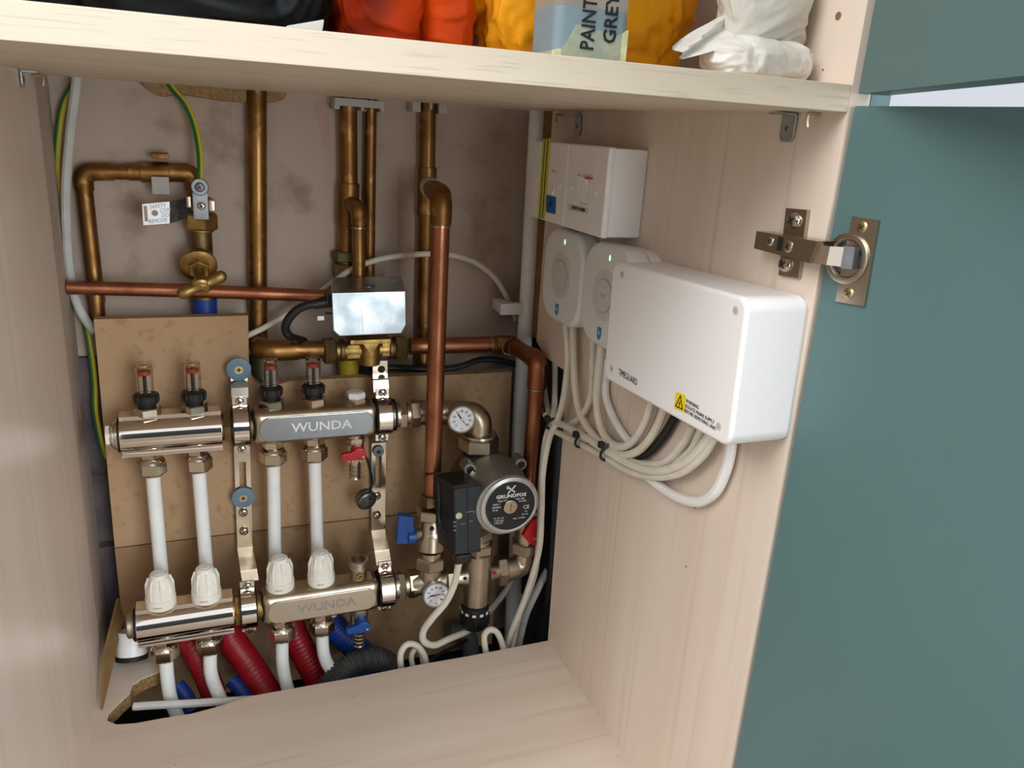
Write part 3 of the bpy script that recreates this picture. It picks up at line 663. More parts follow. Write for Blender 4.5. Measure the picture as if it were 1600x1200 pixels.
tag(MB().tube([P(580, 130, YP+.003), P(578, 300, YP+.003), P(576, 520, YP+.003)], .0074, 18).build('riser_pipe', 'copper_old'), 'thin tarnished copper riser between the two thick centre risers', 'pipe')
rc = pipe_thing('riser_pipe', 'tarnished copper riser carrying the tee of the long bright drop pipe', [P(669, 130, YP), P(667, 300, YP), P(662, 530, YP), P(660, 620, YP)], .0105, 'copper_old', .002)
collar(rc, P(668, 261, YP), P(666, 336, YP), .0124, 'copper_old', 'tee', False)
# long drop pipe in front of the manifold tail
DX = .4108; DYp = .458
dz0 = P(667, 291, YP).z
dp = pipe_thing('drop_pipe', 'long reddish copper pipe dropping in front of the board to the blue-handled valve', [V((P(667, 291, YP).x, YP, dz0)), V((DX, DYp, dz0)), V((DX, DYp, P(668, 790, DYp).z))], .0112, 'copper_new', .022)
elbow(dp, V((DX, DYp, dz0))+(V((P(667, 291, YP).x, YP, dz0))-V((DX, DYp, dz0)))*.45, V((DX, DYp, dz0)), V((DX, DYp, P(688, 350, DYp).z)), .0128, .024, 'copper_old')
m = MB(); m.cyl(V((P(667, 291, YP).x, YP-.012, dz0)), V((P(667, 291, YP).x, YP, dz0)).lerp(V((DX, DYp, dz0)), .35), .0128, n=22, ch=.001); m.build('tee_stub', 'collar_grey', rc)
MB().ring(V((DX, DYp, P(688, 352, DYp).z)), -Z_, .011, .0124, .0016).build('solder_ring', 'solder', dp)
# level pipe from the motorised valve round to the right-hand drop
RY = .452; RX = P(833, 680, RY).x; rz = P(800, 537, .545).z
lp_ = pipe_thing('water_pipe', 'reddish copper pipe from the motorised valve turning down at the right', [P(640, 541, .545), V((RX-.004, .545, rz)), V((RX, RY, rz+.001)), V((RX, RY, P(835, 815, RY).z))], .0112, 'copper_new', .016)
k1 = V((RX-.004, .545, rz)); k2 = V((RX, RY, rz+.001))
elbow(lp_, k1+V((-.028, 0, 0)), k1, k1+V((0, -.024, 0)), .0124, .016, 'copper_old')
elbow(lp_, k2+V((0, .026, 0)), k2, k2+V((0, 0, -.034)), .0130, .018, 'copper_new')
for (c, ax) in ((k1+V((-.030, 0, 0)), X_), (k1+V((-.006, -.014, 0)), -Y_), (k2+V((0, 0, -.036)), -Z_)): MB().ring(c, ax, .0108, .0122, .0018).build('solder_ring', 'solder', lp_)

# ================================================================ motorised valve
mv = thing('motorised_valve', 'two-port motorised valve with a bare zinc actuator box on a brass body', 'valve', P(577, 568, .54))
vz = P(577, 546, .54).z; vy = .541
xa, xb = P(505, 546, .54).x, P(640, 543, .54).x
m = MB(); m.cyl(V((xa+.005, vy, vz)), V((xb-.005, vy, vz)), .0115); m.box(V((P(551, 546, .54).x, vy, vz)), (.018, .022, .019), .002); m.box(V((P(604, 543, .54).x, vy, vz+.001)), (.017, .022, .019), .002)
m.cyl(V((P(577, 546, .54).x, vy-.004, vz+.012)), V((P(577, 546, .54).x, vy-.004, vz-.019)), .0145, .0135, ch=.001)
m.build('body', 'brass', mv)
m = MB(); m.box(V((P(577, 530, .52).x, .523, P(577, 531, .52).z)), (.052, .028, .006), .001); m.prism([(-.01, 0), (.01, 0), (.003, -.011), (-.003, -.011)], V((P(577, 530, .52).x, .508, P(577, 531, .52).z-.002)), X_, Z_, (0, .006, 0), .0005); m.build('mounting_plate', 'brass', mv)
for (px, s) in ((517, 1), (627, 1)):
    c = V((P(px, 545, .54).x, vy, vz)); MB().nut(c-X_*.010, X_, .031, .016, .4).build('compression_nut', 'brass_dull', mv)
    c2_ = V((P(px+(17 if px < 570 else -17), 545, .54).x, vy, vz)); MB().cyl(c2_-X_*.003, c2_+X_*.003, .0145, n=24, ch=.001).build('collar', 'brass_dull', mv)
BY = .478
fq_ = [P(518, 458, BY), P(634, 455, BY), P(636, 521, BY), P(521, 526, BY)]
o0 = fq_[0]; wv = (fq_[1]-fq_[0]); hv = (fq_[3]-fq_[0]); dv = V((.009, .062, .007))
cut = [(0, 0), (1, 0), (1, .80), (.93, 1), (.08, 1), (0, .86)]
fpts = [o0+wv*a+hv*b_ for a, b_ in cut]
bm = MB(); n_ = len(fpts); bmm = bmesh.new(); A_ = [bmm.verts.new(p) for p in fpts]; B_ = [bmm.verts.new(p+dv) for p in fpts]
bmm.faces.new(A_); bmm.faces.new(B_[::-1])
for i in range(n_): bmm.faces.new((A_[i], B_[i], B_[(i+1) % n_], A_[(i+1) % n_]))
bmesh.ops.recalc_face_normals(bmm, faces=bmm.faces); bm._bev(bmm, .0012, 2, .3); bm.addbm(bmm)
ah = bm.build('actuator_box', 'zinc', mv, label='bare zinc actuator cover')
nf = wv.cross(hv).normalized(); nf = nf if nf.y < 0 else -nf
m = MB(); a = o0+wv*.385+hv*.22; b_ = o0+wv*.395+hv*.95; m.hexa([a, a+wv*.008, b_+wv*.008, b_], nf*.0006); m.build('pressed_seam', 'nickel_bright', ah)
c = o0+wv*.5+hv*.02+dv*.45-hv.normalized()*.0002; MB().lathe(c, -hv, [(.009, 0), (.009, .0006), (.0075, .001)], 24).build('cover_boss', 'steel_grey', ah)
for t_ in (.06, .95): screw(ah, o0+wv*t_+dv*.55, -hv, .0018, 'steel_grey', .001)
m = MB(); q = P(514, 492, .50); m.box(q+V((.0015, 0, .002)), (.012, .003, .0015)); m.build('lever_arm', 'print_black', mv)
MB().box(P(501, 497, .50), (.0085, .004, .0055), .001).build('lever_tip', 'white_plastic', mv)
# its black flex
fx = thing('valve_flex', 'black flex with ribbed gland curling from the zinc actuator box', 'cable', P(470, 530, .51))
g0, g1 = P(519, 470, .505), P(489, 476, .505)
m = MB(); m.box(P(515, 469, .505), (.010, .014, .016), .001)
for k in range(6):
    c = g0.lerp(g1, .25+.13*k); m.cyl(c, c+(g1-g0).normalized()*.0024, .0075-.0003*k, n=14)
m.build('gland', 'black_plastic', fx)
MB().tube(spline([g0, P(489, 475, .505), P(466, 483, .507), P(450, 500, .51), P(446, 515, .515), P(455, 527, .522), P(475, 533, .555)], 8), .0053, 12).build('flex', 'black_plastic', fx)
tag(MB().tube(spline([P(585, 573, .568), P(640, 575, .566), P(690, 576, .562), P(720, 572, .56), P(750, 562, .56), P(780, 563, .56), P(815, 572, .565), P(840, 580, .575)], 6), .0045, 10).build('flex_cable', 'black_plastic'), 'black flex lying along the top edge of the backing board', 'cable')
tag(MB().lathe(P(545, 560, .572), -Z_, [(.0125, 0), (.0135, .004), (.013, .028)], 20).build('sleeve', 'yellow_sleeve'), 'dull yellow sleeve on a pipe end below the brass valve', 'sleeve')
tag(MB().lathe(P(576, 566, .565), -Z_, [(.011, 0), (.011, .028)], 20).build('pipe_stub', 'rubber'), 'black pipe stub beside the yellow sleeve', 'pipe')

# ================================================================ wall odds and ends
cable('lead_cable', 'white cable arching behind the copper pipes from board to white pipe', [P(380, 528, .569), P(420, 508, .569), P(470, 478, .569), P(525, 438, .569), P(552, 420, .5692), P(590, 406, .5685), P(635, 399, .5685), P(690, 397, .5690), P(735, 407, .574), P(770, 431, .58), P(792, 465, .582), P(806, 500, .588)], .0038, 'white_cable')
cable('lead_cable', 'thick white cable hanging down the upper left corner', [P(121, 105, .577), P(118, 140, .577), P(109, 215, .575), P(103, 300, .573), P(106, 390, .574), P(113, 445, .580), P(121, 475, .580), P(134, 500, .578), P(150, 520, .57)], .0052, 'grey_white_cable')
def earth(label, pts, base_, stripe, offs):
    t = thing('earth_wire', label, 'wire', pts[-1]); sp = spline(pts, 8)
    MB().tube(sp, .0033, 10).build('sheath', base_, t); MB().tube([p+V(offs) for p in sp], .0026, 8).build('stripe', stripe, t)
earth('green and yellow earth wire down the left wall behind the white cable', [P(125, 105, .590), P(112, 135, .590), P(98, 165, .590), P(91, 205, .590), P(88, 260, .590), P(92, 330, .590), P(101, 400, .591), P(113, 455, .594), P(131, 500, .592), P(142, 555, .580), P(147, 600, .577), P(148, 640, .575), P(155, 680, .575), P(164, 715, .575)], 'earth_green', 'earth_yellow', (.0017, -.0012, 0))
earth('yellow and green earth wire curving down to the earth clamp', [P(255, 115, .590), P(270, 138, .587), P(292, 165, .582), P(306, 200, .575), P(313, 240, .566), P(314, 275, .559), P(313, 290, .557)], 'earth_yellow', 'earth_green', (-.0019, -.0012, 0))
m = MB(); q0 = P(213, 120, .596); pl = [(213, 118), (222, 131), (240, 147), (258, 152), (280, 147), (300, 151), (340, 157), (380, 161), (420, 161), (440, 157), (446, 150), (450, 110), (300, 100)]
q = [P(a, b_, .5985) for a, b_ in pl]; m.prism([((p-q[0]).x, (p-q[0]).z) for p in q], q[0], X_, Z_, (0, -.012, 0), .003)
tag(m.build('insulation_wad', 'felt_brown'), 'rough brown wad of packing under the shelf at the wall top', 'packing')
for (px, py, wd, lb) in ((545, 163, .040, 'pale plastic collar round the branched riser under the shelf'), (581, 166, .026, 'pale plastic collar round the thin riser under the shelf'), (668, 168, .046, 'broken pale plastic collar round the right-hand riser under the shelf')):
    c = P(px, py, YP); m = MB(); rr = {545: .0128, 581: .0085, 668: .0118}[px]
    m.prism([[(-wd/2, -.006), (wd/2, -.006), (wd/2, .010), (-wd/2, .010)]], (c.x, .574, 0), X_, Y_, Z_*.001) if False else None
    for s in (-1, 1): m.box((c.x+s*(wd/2+rr)/2, YP, c.z), (wd/2-rr, .024, .013), .001)
    m.box((c.x, .598-.001, c.z), (wd, .003, .013)); m.box((c.x, YP-rr-.0035, c.z+.002), (wd if px != 668 else .004, .004, .009), .0008)
    tag(m.build('pipe_collar', 'collar_grey'), lb, 'collar')
# plaster repair patches
for pts in ([(492, 155), (514, 160), (516, 235), (505, 230), (497, 190)], [(622, 270), (643, 262), (642, 430), (624, 432)], [(360, 165), (374, 165), (374, 212), (362, 210)], [(246, 300), (262, 300), (262, 316), (246, 316)]):
    q = [P(a, b_, .6) for a, b_ in pts]; MB().prism([((p-q[0]).x, (p-q[0]).z) for p in q], q[0]+V((0, .0005, 0)), X_, Z_, (0, -.0009, 0), .0003).build('plaster_patch', 'plaster_pink', wb)

# white waste pipe
wp = thing('waste_pipe', 'white plastic pipe running floor to shelf beside the notched panel', 'pipe', P(800, 1020, .565))
MB().tube([P(842, 150, .570), P(836, 250, .568), P(825, 450, .560), P(814, 620, .556), P(807, 800, .554), P(804, 935, .552)], .0112, 20).build('pipe', 'white_pipe', wp)
m = MB(); a, b_ = P(804, 926, .552), P(800, 1045, .550); m.lathe(a, b_-a, [(.0120, 0), (.0145, .0008), (.0145, .006), (.0140, .008), (.0140, (b_-a).length)], 24); m.build('socket', 'white_pipe', wp)
m = MB(); m.box(P(808, 482, .556)+V((0, 0, 0)), (.052, .010, .016), .001); m.box(P(783, 478, .58), (.014, .036, .015), .001); m.build('pipe_bracket', 'white_plastic', wp)

# ================================================================ underfloor heating manifolds
YU, ZU = .497, .310
YL, ZL = .455, .0815
PORT = (.077, .128, .2152, .2657)
def d_profile(rr):
    # front-rounded section with a lip above and below, in (y, z); y grows to the wall
    pts = [(.55*rr, 1.12*rr), (-.42*rr, 1.12*rr), (-.42*rr, .90*rr)]
    for k in range(13):
        a = math.radians(115+k*130/12); pts.append((rr*math.cos(a)-.05*rr, rr*math.sin(a)))
    pts += [(-.42*rr, -.93*rr), (-.62*rr, -.98*rr), (-.62*rr, -1.14*rr), (.55*rr, -1.14*rr)]
    return pts
def gauge(parent, c, n, rr, ang, name='gauge'):
    c = V(c); n = V(n).normalized(); u, v, a = frame(n, Z_)   # u is up
    rt = u.cross(n); rt = rt if rt.x > 0 else -rt
    g = MB().lathe(c, n, [(rr*.5, -.010), (rr*.9, -.006), (rr, -.004), (rr, .0025), (rr*.94, .0035), (rr*.90, .0028), (rr*.88, .0012)], 36).build(name, 'alu_ring', parent, label='small white dial thermometer')
    MB().lathe(c+n*.001, n, [(rr*.9, 0), (rr*.88, .0006)], 32).build('dial', 'dial', g)
    m = MB(); q = c+n*.0018; dr = rt*math.cos(ang)+u*math.sin(ang); e = n.cross(dr)
    m.hexa([q+dr*rr*.62, q-dr*rr*.12+e*rr*.05, q-dr*rr*.45, q-dr*rr*.12-e*rr*.05], n*.0005); m.hexa([q-dr*rr*.48+e*rr*.05, q-dr*rr*.1+e*rr*.05, q-dr*rr*.1-e*rr*.05, q-dr*rr*.48-e*rr*.05], n*.0005); m.build('needle', 'print_black', g)
    m = MB()
    for k, tx in enumerate(('0', '10', '20', '30', '40', '50', '60', '70', '80')):
        t = math.radians(225-k*270/8); m.text(tx, c+n*.0018+(rt*math.cos(t)+u*math.sin(t))*rr*.60, rt, u, rr*.24)
        e1_ = rt*math.cos(t)+u*math.sin(t); e2_ = n.cross(e1_); a_ = c+n*.0017+e1_*rr*.78; b_ = c+n*.0017+e1_*rr*.86; m.hexa([a_+e2_*rr*.012, b_+e2_*rr*.012, b_-e2_*rr*.012, a_-e2_*rr*.012], n*.0003)
    m.text('°C', c+n*.0018-u*rr*.72, rt, u, rr*.22); m.build('scale', 'mark_grey' if False else 'print_black', g)
    MB().lathe(c+n*.002, n, [(rr*.12, 0), (rr*.1, .001)], 14).build('hub', 'nickel', g)
    return g
def flow_meter(t, x, y, z):
    MB().nut((x, y, z), Z_, .026, .010, .25).build('hex_base', 'nickel_bright', t)
    pr = [(.0098, 0), (.0108, .0045), (.0134, .006), (.0138, .008), (.0138, .0145), (.0125, .016), (.009, .0162)]
    m = MB().lathe((x, y, z+.010), Z_, pr, 28)
    for k in range(14):
        a = k*2*math.pi/14; m.box((x+.0134*math.cos(a), y+.0134*math.sin(a), z+.0212), (.0016, .0016, .007), .0003)
    fm = m.build('flow_meter', 'black_plastic', t, label='clear sight-glass flow meter with black collar')
    z2 = z+.0258
    MB().lathe((x, y, z2), Z_, [(.0090, 0), (.0090, .033), (.0083, .036), (.0055, .0365), (.0055, .0350), (.0082, .033), (.0082, 0)], 24, cap=False).build('sight_tube', 'clear_plastic', fm)
    MB().lathe((x, y, z2+.024), Z_, [(.0070, 0), (.0070, .0035)], 20).build('red_band', 'red_scale', fm)
    MB().cyl((x, y, z2), (x, y, z2+.028), .0022, n=10).build('float_stem', 'print_black', fm)
    m = MB(); 
    for k in range(9):
        for s in (-1, 1): m.box((x+s*.0040, y-.0048, z2+.003+k*.0023), (.0036, .0004, .0009))
    m.build('scale_marks', 'print_white', fm)
def bar_right(t, x0, x1, y, z, rr, wname, mirror=False):
    L = x1-x0; m = MB(); m.box(((x0+x1)/2, y, z), (L, rr*1.9, rr*2.05), .011, seg=5); b = m.build('bar_module', 'nickel', t, sharp=50)
    h = rr*1.42; pts = []
    for k in range(25):
        a = math.radians(-90+180*k/24); pts.append((L/2-.008-h/2*.75+h/2*.75*math.cos(a), h/2*math.sin(a)))
    for k in range(25):
        a = math.radians(90+180*k/24); pts.append((-L/2+.008+h/2*.75+h/2*.75*math.cos(a), h/2*math.sin(a)))
    MB().prism(pts, ((x0+x1)/2, y-rr*.95+.0015, z), X_, Z_, (0, -.0028, 0), .0009).build('face_panel', 'nickel_bright' if mirror else 'polished', b)
    m = MB(); m.text(wname, ((x0+x1)/2+.005, y-rr*.95-.0014, z), X_, Z_, .0165, th=.0002, sx=1.12, bold=.015); m.build('lettering', 'engrave_faint' if mirror else 'engrave', b)
    return b
def bar_left(t, x0, x1, y, z, rr):
    return MB().prism(d_profile(rr), (x0, y, z), Y_, Z_, (x1-x0, 0, 0), .0006).build('bar_module', 'chrome', t, sharp=30, label='mirror-chrome half-round bar')
def low_nut(t, x, y, z):
    m = MB(); m.nut((x, y, z), -Z_, .022, .010, .3); m.lathe((x, y, z-.010), -Z_, [(.011, 0), (.0135, .002), (.0150, .005)], 24); m.build('adaptor', 'nickel_bright', t)
    m = MB(); m.nut((x, y, z-.014), -Z_, .0285, .0165, .15); m.lathe((x, y, z-.0305), -Z_, [(.0135, 0), (.0115, .002)], 24); m.build('pipe_nut', 'nickel_bright', t)
def tail(t, x0, y, z, rr):
    m = MB(); m.cyl((x0-.012, y, z), (x0, y, z), rr*.92, n=28, ch=.001); m.build('tail_ring', 'nickel', t)
    m = MB(); m.ring((x0-.0005, y, z), X_, rr*.5, rr*.98, .003, 28); m.build('rubber_ring', 'rubber', t)
    m = MB(); m.cyl((x0, y, z), (x0+.008, y, z), rr*.80); m.nut((x0+.006, y, z), X_, rr*1.50, .011, .2); m.cyl((x0+.017, y, z), (x0+.021, y, z), rr*.70); m.nut((x0+.021, y, z), X_, rr*1.55, .014, .5); m.cyl((x0+.035, y, z), (x0+.040, y, z), rr*.78); m.build('union_nuts', 'nickel', t)

um = thing('heating_manifold', 'upper underfloor-heating manifold bar with four clear flow meters on top', 'manifold', (.2, YU, ZU-.03))
RR = .0215
m = MB(); m.lathe((.0455, YU-.002, ZU), -X_, [(.019, 0), (.019, .003), (.0165, .004), (.0165, .006), (.0125, .008), (.0125, .009)], 28); m.build('end_plug', 'nickel_bright', um)
m = MB(); m.nut((.0375, YU-.002, ZU), -X_, .021, .006, 0.); m.build('bleed_screw', 'cap_white', um)
m = MB(); m.ring((.0445, YU-.002, ZU), X_, .012, .0205, .0025, 28); m.build('rubber_ring', 'rubber', um)
bar_left(um, .047, .1565, YU, ZU, RR)
m = MB(); m.cyl((.156, YU, ZU), (.192, YU, ZU), .0165); m.nut((.158, YU, ZU), X_, .034, .010, .2); m.build('connector', 'brass_dull', um)
bar_right(um, .1905, .3445, YU, ZU, RR, 'WUNDA')
for x in PORT[:2]: flow_meter(um, x, YU, ZU+RR*1.02)
for x in PORT[2:]: flow_meter(um, x, YU, ZU+RR*1.00)
for x in PORT: low_nut(um, x, YU, ZU-RR*1.0)
xv = P(556, 630, YU).x
m = MB(); m.nut((xv, YU, ZU+RR*.98), Z_, .024, .006, .3); m.build('vent_base', 'nickel_bright', um)
m = MB(); m.nut((xv, YU, ZU+RR*.98+.006), Z_, .021, .008, .6); m.lathe((xv, YU, ZU+RR*.98+.0135), Z_, [(.0085, 0), (.0075, .001), (.004, .001)], 20); m.build('vent_cap', 'white_plastic', um)
tail(um, .366, YU, ZU, RR)
# drain cock with red handle
def drain(t, x, y, z, hmat, cap):
    m = MB(); m.cyl((x, y, z), (x, y, z-.012), .0105); m.nut((x, y, z-.004), -Z_, .023, .008); m.cyl((x, y, z-.012), (x, y, z-.030), .0118, ch=.001); m.build('drain_body', 'nickel', t)
    dc = MB(); dc.lathe((x, y, z-.028), -Z_, [(.0115, 0), (.0135, .001), (.0135, .006), (.011, .008)], 20)
    for k in range(16):
        a = k*math.pi/8; dc.box((x+.0133*math.cos(a), y+.0133*math.sin(a), z-.032), (.0018, .0018, .006))
    dc = dc.build('drain_valve', 'nickel', t, label='drain cock with coloured turn handle')
    pr = [(.0075, 0)]
    for k in range(4): pr += [(.0080, .003+k*.0055), (.0070, .006+k*.0055), (.0070, .0075+k*.0055)]
    MB().lathe((x, y, z-.036), -Z_, pr+[(.0078, .026), (.005, .027)], 18).build('hose_tail', 'nickel', dc)
    m = MB(); m.cyl((x+.001, y-.010, z-.019), (x+.001, y-.022, z-.019), .009, n=20, ch=.001)
    m.prism([(-.019, -.0055), (-.021, -.001), (-.021, .004), (-.008, .006), (-.002, .010), (.006, .010), (.010, .005), (.010, -.006)], (x, y-.018, z-.021), X_, Z_, (0, -.008, 0), .0015); m.build('handle', hmat, dc)
    screw(dc, (x+.006, y-.026, z-.023), -Y_, .0022, 'nickel', .001)
    if cap:
        a = V((x+.008, y, z-.030)); e = P(573, 782, .50)
        MB().tube(spline([a, a+V((.008, -.002, -.008)), a.lerp(e, .6)+V((.010, 0, 0)), e+V((.003, -.002, .012)), e+V((.002, -.007, 0))], 6), .0018, 8).build('strap', 'rubber', dc)
        m = MB(); ax = V((.25, -.9, -.25)).normalized(); m.lathe(e-ax*.010, ax, [(.013, 0), (.0138, .002), (.0138, .012), (.012, .014), (.006, .0145), (.006, .017), (.003, .0175)], 24)
        u_, v_, a_ = frame(ax)
        for k in range(20):
            t_ = k*math.pi/10; m.box(e-ax*.003+(u_*math.cos(t_)+v_*math.sin(t_))*.0138, (.0014, .0014, .0014))
        m.build('dust_cap', 'steel_grey', dc)
drain(um, P(554, 690, YU).x, YU-.002, ZU-RR*.98, 'red_handle', True)

lm = thing('heating_manifold', 'lower underfloor-heating manifold bar with four white screw caps on top', 'manifold', (.2, YL, ZL-.03))
m = MB(); m.lathe((.0475, YL, ZL), -X_, [(.018, 0), (.018, .003), (.0155, .004), (.0155, .008), (.0125, .010)], 28); m.build('end_plug', 'nickel', lm)
m = MB(); m.ring((.0455, YL, ZL), X_, .012, .0195, .0025, 28); m.build('rubber_ring', 'rubber', lm)
bar_left(lm, .049, .1575, YL, ZL, RR)
m = MB(); m.cyl((.157, YL, ZL), (.192, YL, ZL), .0165); m.nut((.159, YL, ZL), X_, .034, .012, .2); m.build('connector', 'brass', lm)
bar_right(lm, .1895, .3405, YL, ZL, RR, 'WUNDA', True)
def cap(t, x, y, z):
    pr = [(.0165, 0), (.0172, .002), (.0172, .012), (.0160, .0125), (.0158, .013), (.0152, .027), (.0098, .0425), (.0086, .0436), (.0070, .0437)]
    m = MB().lathe((x, y, z), Z_, pr, 32)
    for k in range(16):
        a = k*math.pi/8+.1; c, s = math.cos(a), math.sin(a)
        if k % 2 == 0: m.tube([(x+c*.0152, y+s*.0152, z+.013), (x+c*.0150, y+s*.0150, z+.030), (x+c*.0118, y+s*.0118, z+.039)], .0012, 6)
    o = m.build('screw_cap', 'cap_white', t, label='white ribbed plastic screw cap', sharp=14)
    MB().lathe((x, y, z+.0437), Z_, [(.0058, 0), (.0055, .0006)], 18).build('cap_disc', 'white_plastic', o)
    MB().box((x-.003, y-.0172, z+.006), (.009, .0006, .0014)).build('cap_mark', 'mark_grey', o)
    MB().cyl((x, y, z-.003), (x, y, z), .0135).build('cap_seat', 'brass', t)
for x in PORT: cap(lm, x, YL, ZL+RR*1.04)
for x in PORT: low_nut(lm, x, YL, ZL-RR*1.0)
xv2 = P(560, 890, YL).x
pr = [(.012, 0), (.0105, .002), (.0105, .016), (.0125, .0165)]
for k in range(4): pr += [(.0125, .018+.0022*k), (.0118, .0188+.0022*k), (.0125, .0198+.0022*k)]
MB().lathe((xv2, YL, ZL+RR*.95), Z_, pr+[(.0125, .028), (.0095, .028), (.0090, .018)], 26).build('vent_barrel', 'nickel', lm)
MB().lathe((xv2, YL-.010, ZL+RR*.95+.008), -Y_, [(.005, 0), (.005, .003), (.003, .0032), (.002, .005)], 6).build('bleed_screw', 'brass', lm)
tail(lm, P(612, 912, YL).x, YL, ZL, RR)
drain(lm, P(561, 955, YL).x, YL, ZL-RR*.95, 'blue_handle', False)

# brackets that carry both bars
def bracket(label, xu, xl, pxs, washers, slot_y, screws):
    t = thing('manifold_bracket', label, 'bracket', (xl, .53, ZL), 'manifold brackets')
    wd = .0195
    def stripY(pts, th=.0018):
        # pts: (px, py, Y) down the strip centre
        m = MB(); c = [P(a, b_, y) for (a, b_, y) in pts]
        for i in range(len(c)-1):
            a, b_ = c[i], c[i+1]; m.hexa([a-X_*wd/2, a+X_*wd/2, b_+X_*wd/2, b_-X_*wd/2], (0, th, 0) if abs(b_.z-a.z) > .6*abs(b_.y-a.y) else (0, .0012, .0018))
        return m
    top, mid, low = pxs
    m = MB()
    # slotted middle plate
    a, b_ = P(*mid[0]), P(*mid[-1]); s0, s1 = P(*slot_y[0]).z, P(*slot_y[1]).z; L = b_-a
    def at(z): return a+L*((z-a.z)/(b_.z-a.z))
    for (za, zb_) in ((a.z, s0), (s1, b_.z)): p, q = at(za), at(zb_); m.hexa([p-X_*wd/2, p+X_*wd/2, q+X_*wd/2, q-X_*wd/2], (0, .0018, 0))
    for s in (-1, 1):
        p, q = at(s0), at(s1); i0, i1 = sorted((s*.0042, s*wd/2)); m.hexa([p+X_*i0, p+X_*i1, q+X_*i1, q+X_*i0], (0, .0018, 0))
    m.build('strip', 'nickel_bright', t) if False else None
    st_ = MB(); k_ = stripY(top); k_.build('top_tab', 'nickel_bright', t)
    for seg in low: stripY(seg).build('offset_tab', 'nickel', t)
    st_.v, st_.f = m.v, m.f; st_.build('strip', 'nickel_bright', t)
    for (x, y, z) in ((xu, YU, ZU), (xl, YL, ZL)):
        rr = RR+.002; cl = MB()
        cl.ring((x-.0085, y, z), X_, rr, rr+.0016, .017, 36); cl.box((x, y+.002, z+rr+.0065), (.017, .0018, .014), .0004); cl.box((x, y+.002, z-rr-.0060), (.017, .0018, .012), .0004)
        b = cl.build('clamp', 'chrome', t); MB().ring((x-.0105, y, z), X_, rr-.0035, rr+.0002, .021, 36).build('rubber_liner', 'rubber', b)
        for s in (1, -1): screw(b, (x, y+.001, z+s*(rr+.0075)), -Y_, .0052, 'nickel_bright', .004)
    for (px, py, y, rr, mt) in washers:
        o = MB().lathe(P(px, py, y), -Y_, [(rr, 0), (rr*.98, .002), (rr*.55, .003)], 32).build('washer', mt, t, label='blue-grey plastic washer')
        MB().lathe(P(px, py, y)+V((0, -.0028, 0)), -Y_, [(rr*.36, 0), (rr*.34, .0008)], 20).build('screw_head', 'screw_brass' if rr > .01 else 'print_black', o)
        if rr > .01:
            c = P(px, py, y)+V((0, -.0037, 0)); MB().box(c, (.006, .0004, .0014)).box(c, (.0014, .0004, .006)).build('cross_slot', 'print_black', o)
    for (px, py, y) in screws: screw(t, P(px, py, y), -Y_, .0056, 'nickel_bright', .0035)
bracket('manifold bracket with two large blue-grey washers between the chrome and branded bars', .1785, .1755,
        ([(373, 580, .533), (374, 596, .533), (374.5, 606, .502), (375, 622, .5)], [(378, 699, .533), (383, 857, .533)], [[(377, 689, .503), (378, 699, .533)], [(383, 857, .533), (389, 893, .462), (391.5, 908, .459)]]),
        ((373, 577, .531, .0148, 'blue_washer'), (380, 777, .531, .0143, 'blue_washer')), ((378, 722, .533), (380, 768, .533)), ((380, 801, .532), (381, 830, .532)))
# (middle plate is drawn from its second point)
bracket('manifold bracket with a small grey washer at the right end of the bars', P(603, 650, YU-.02).x, P(607, 913, YL-.02).x,
        ([(594, 564, .533), (594, 586, .533), (595, 594, .503), (596, 612, .5)], [(592, 692, .533), (591, 830, .533)], [[(595, 683, .503), (593, 692, .533)], [(591, 830, .533), (597, 862, .462), (600, 882, .459)]]),
        ((591, 705, .531, .0076, 'grey_washer'),), ((591, 712, .533), (590, 762, .533)), ((589, 775, .532), (589, 805, .532)))

c = P(596, 577, .533); MB().lathe(c, -Y_, [(.0050, 0), (.0048, .0006)], 18).build('fixing_hole', 'print_black', bpy.data.objects['manifold_bracket.001'])

# heating loops: white pipes between and below the bars
names = ('first', 'second', 'third', 'fourth')
mid_dx = ((252, 890), (322, 880), (430, 870), (496, 860))
for i, x in enumerate(PORT):
    a = V((x, YU, ZU-RR-.029)); b_ = V((P(*mid_dx[i], .500).x, .500, .13))
    e = [(310, 1040, .505), (368, 1035, .512), (470, 1020, .518), (528, 990, .518)][i]
    tag(MB().tube(spline([a, a.lerp(b_, .5), b_, b_+V((.002, .003, -.05)), P(*e)], 6), .0082, 16).build('heating_pipe', 'white_pipe'), names[i]+' white plastic heating pipe from the left, hanging from the upper manifold', 'pipe', 'pipes from the upper manifold')
low_e = (((258, 1030), (262, 1065), (268, 1100)), ((324, 1018), (330, 1055), (344, 1095)), ((438, 1000), (442, 1040), (452, 1085)), ((502, 990), (508, 1030), (530, 1068)))
for i, x in enumerate(PORT):
    a = V((x, YL, ZL-RR-.029)); q = low_e[i]; dx_ = .004
    tag(MB().tube(spline([a, V((P(*q[1], .45).x, .452, P(*q[1], .45).z)), V((P(*q[2], .44).x, .445, P(*q[2], .44).z)), V((P(*q[2], .44).x+.012, .44, -.075))], 6), .0082, 16).build('heating_pipe', 'white_pipe'), names[i]+' white plastic heating pipe from the left, below the lower manifold', 'pipe', 'pipes below the lower manifold')
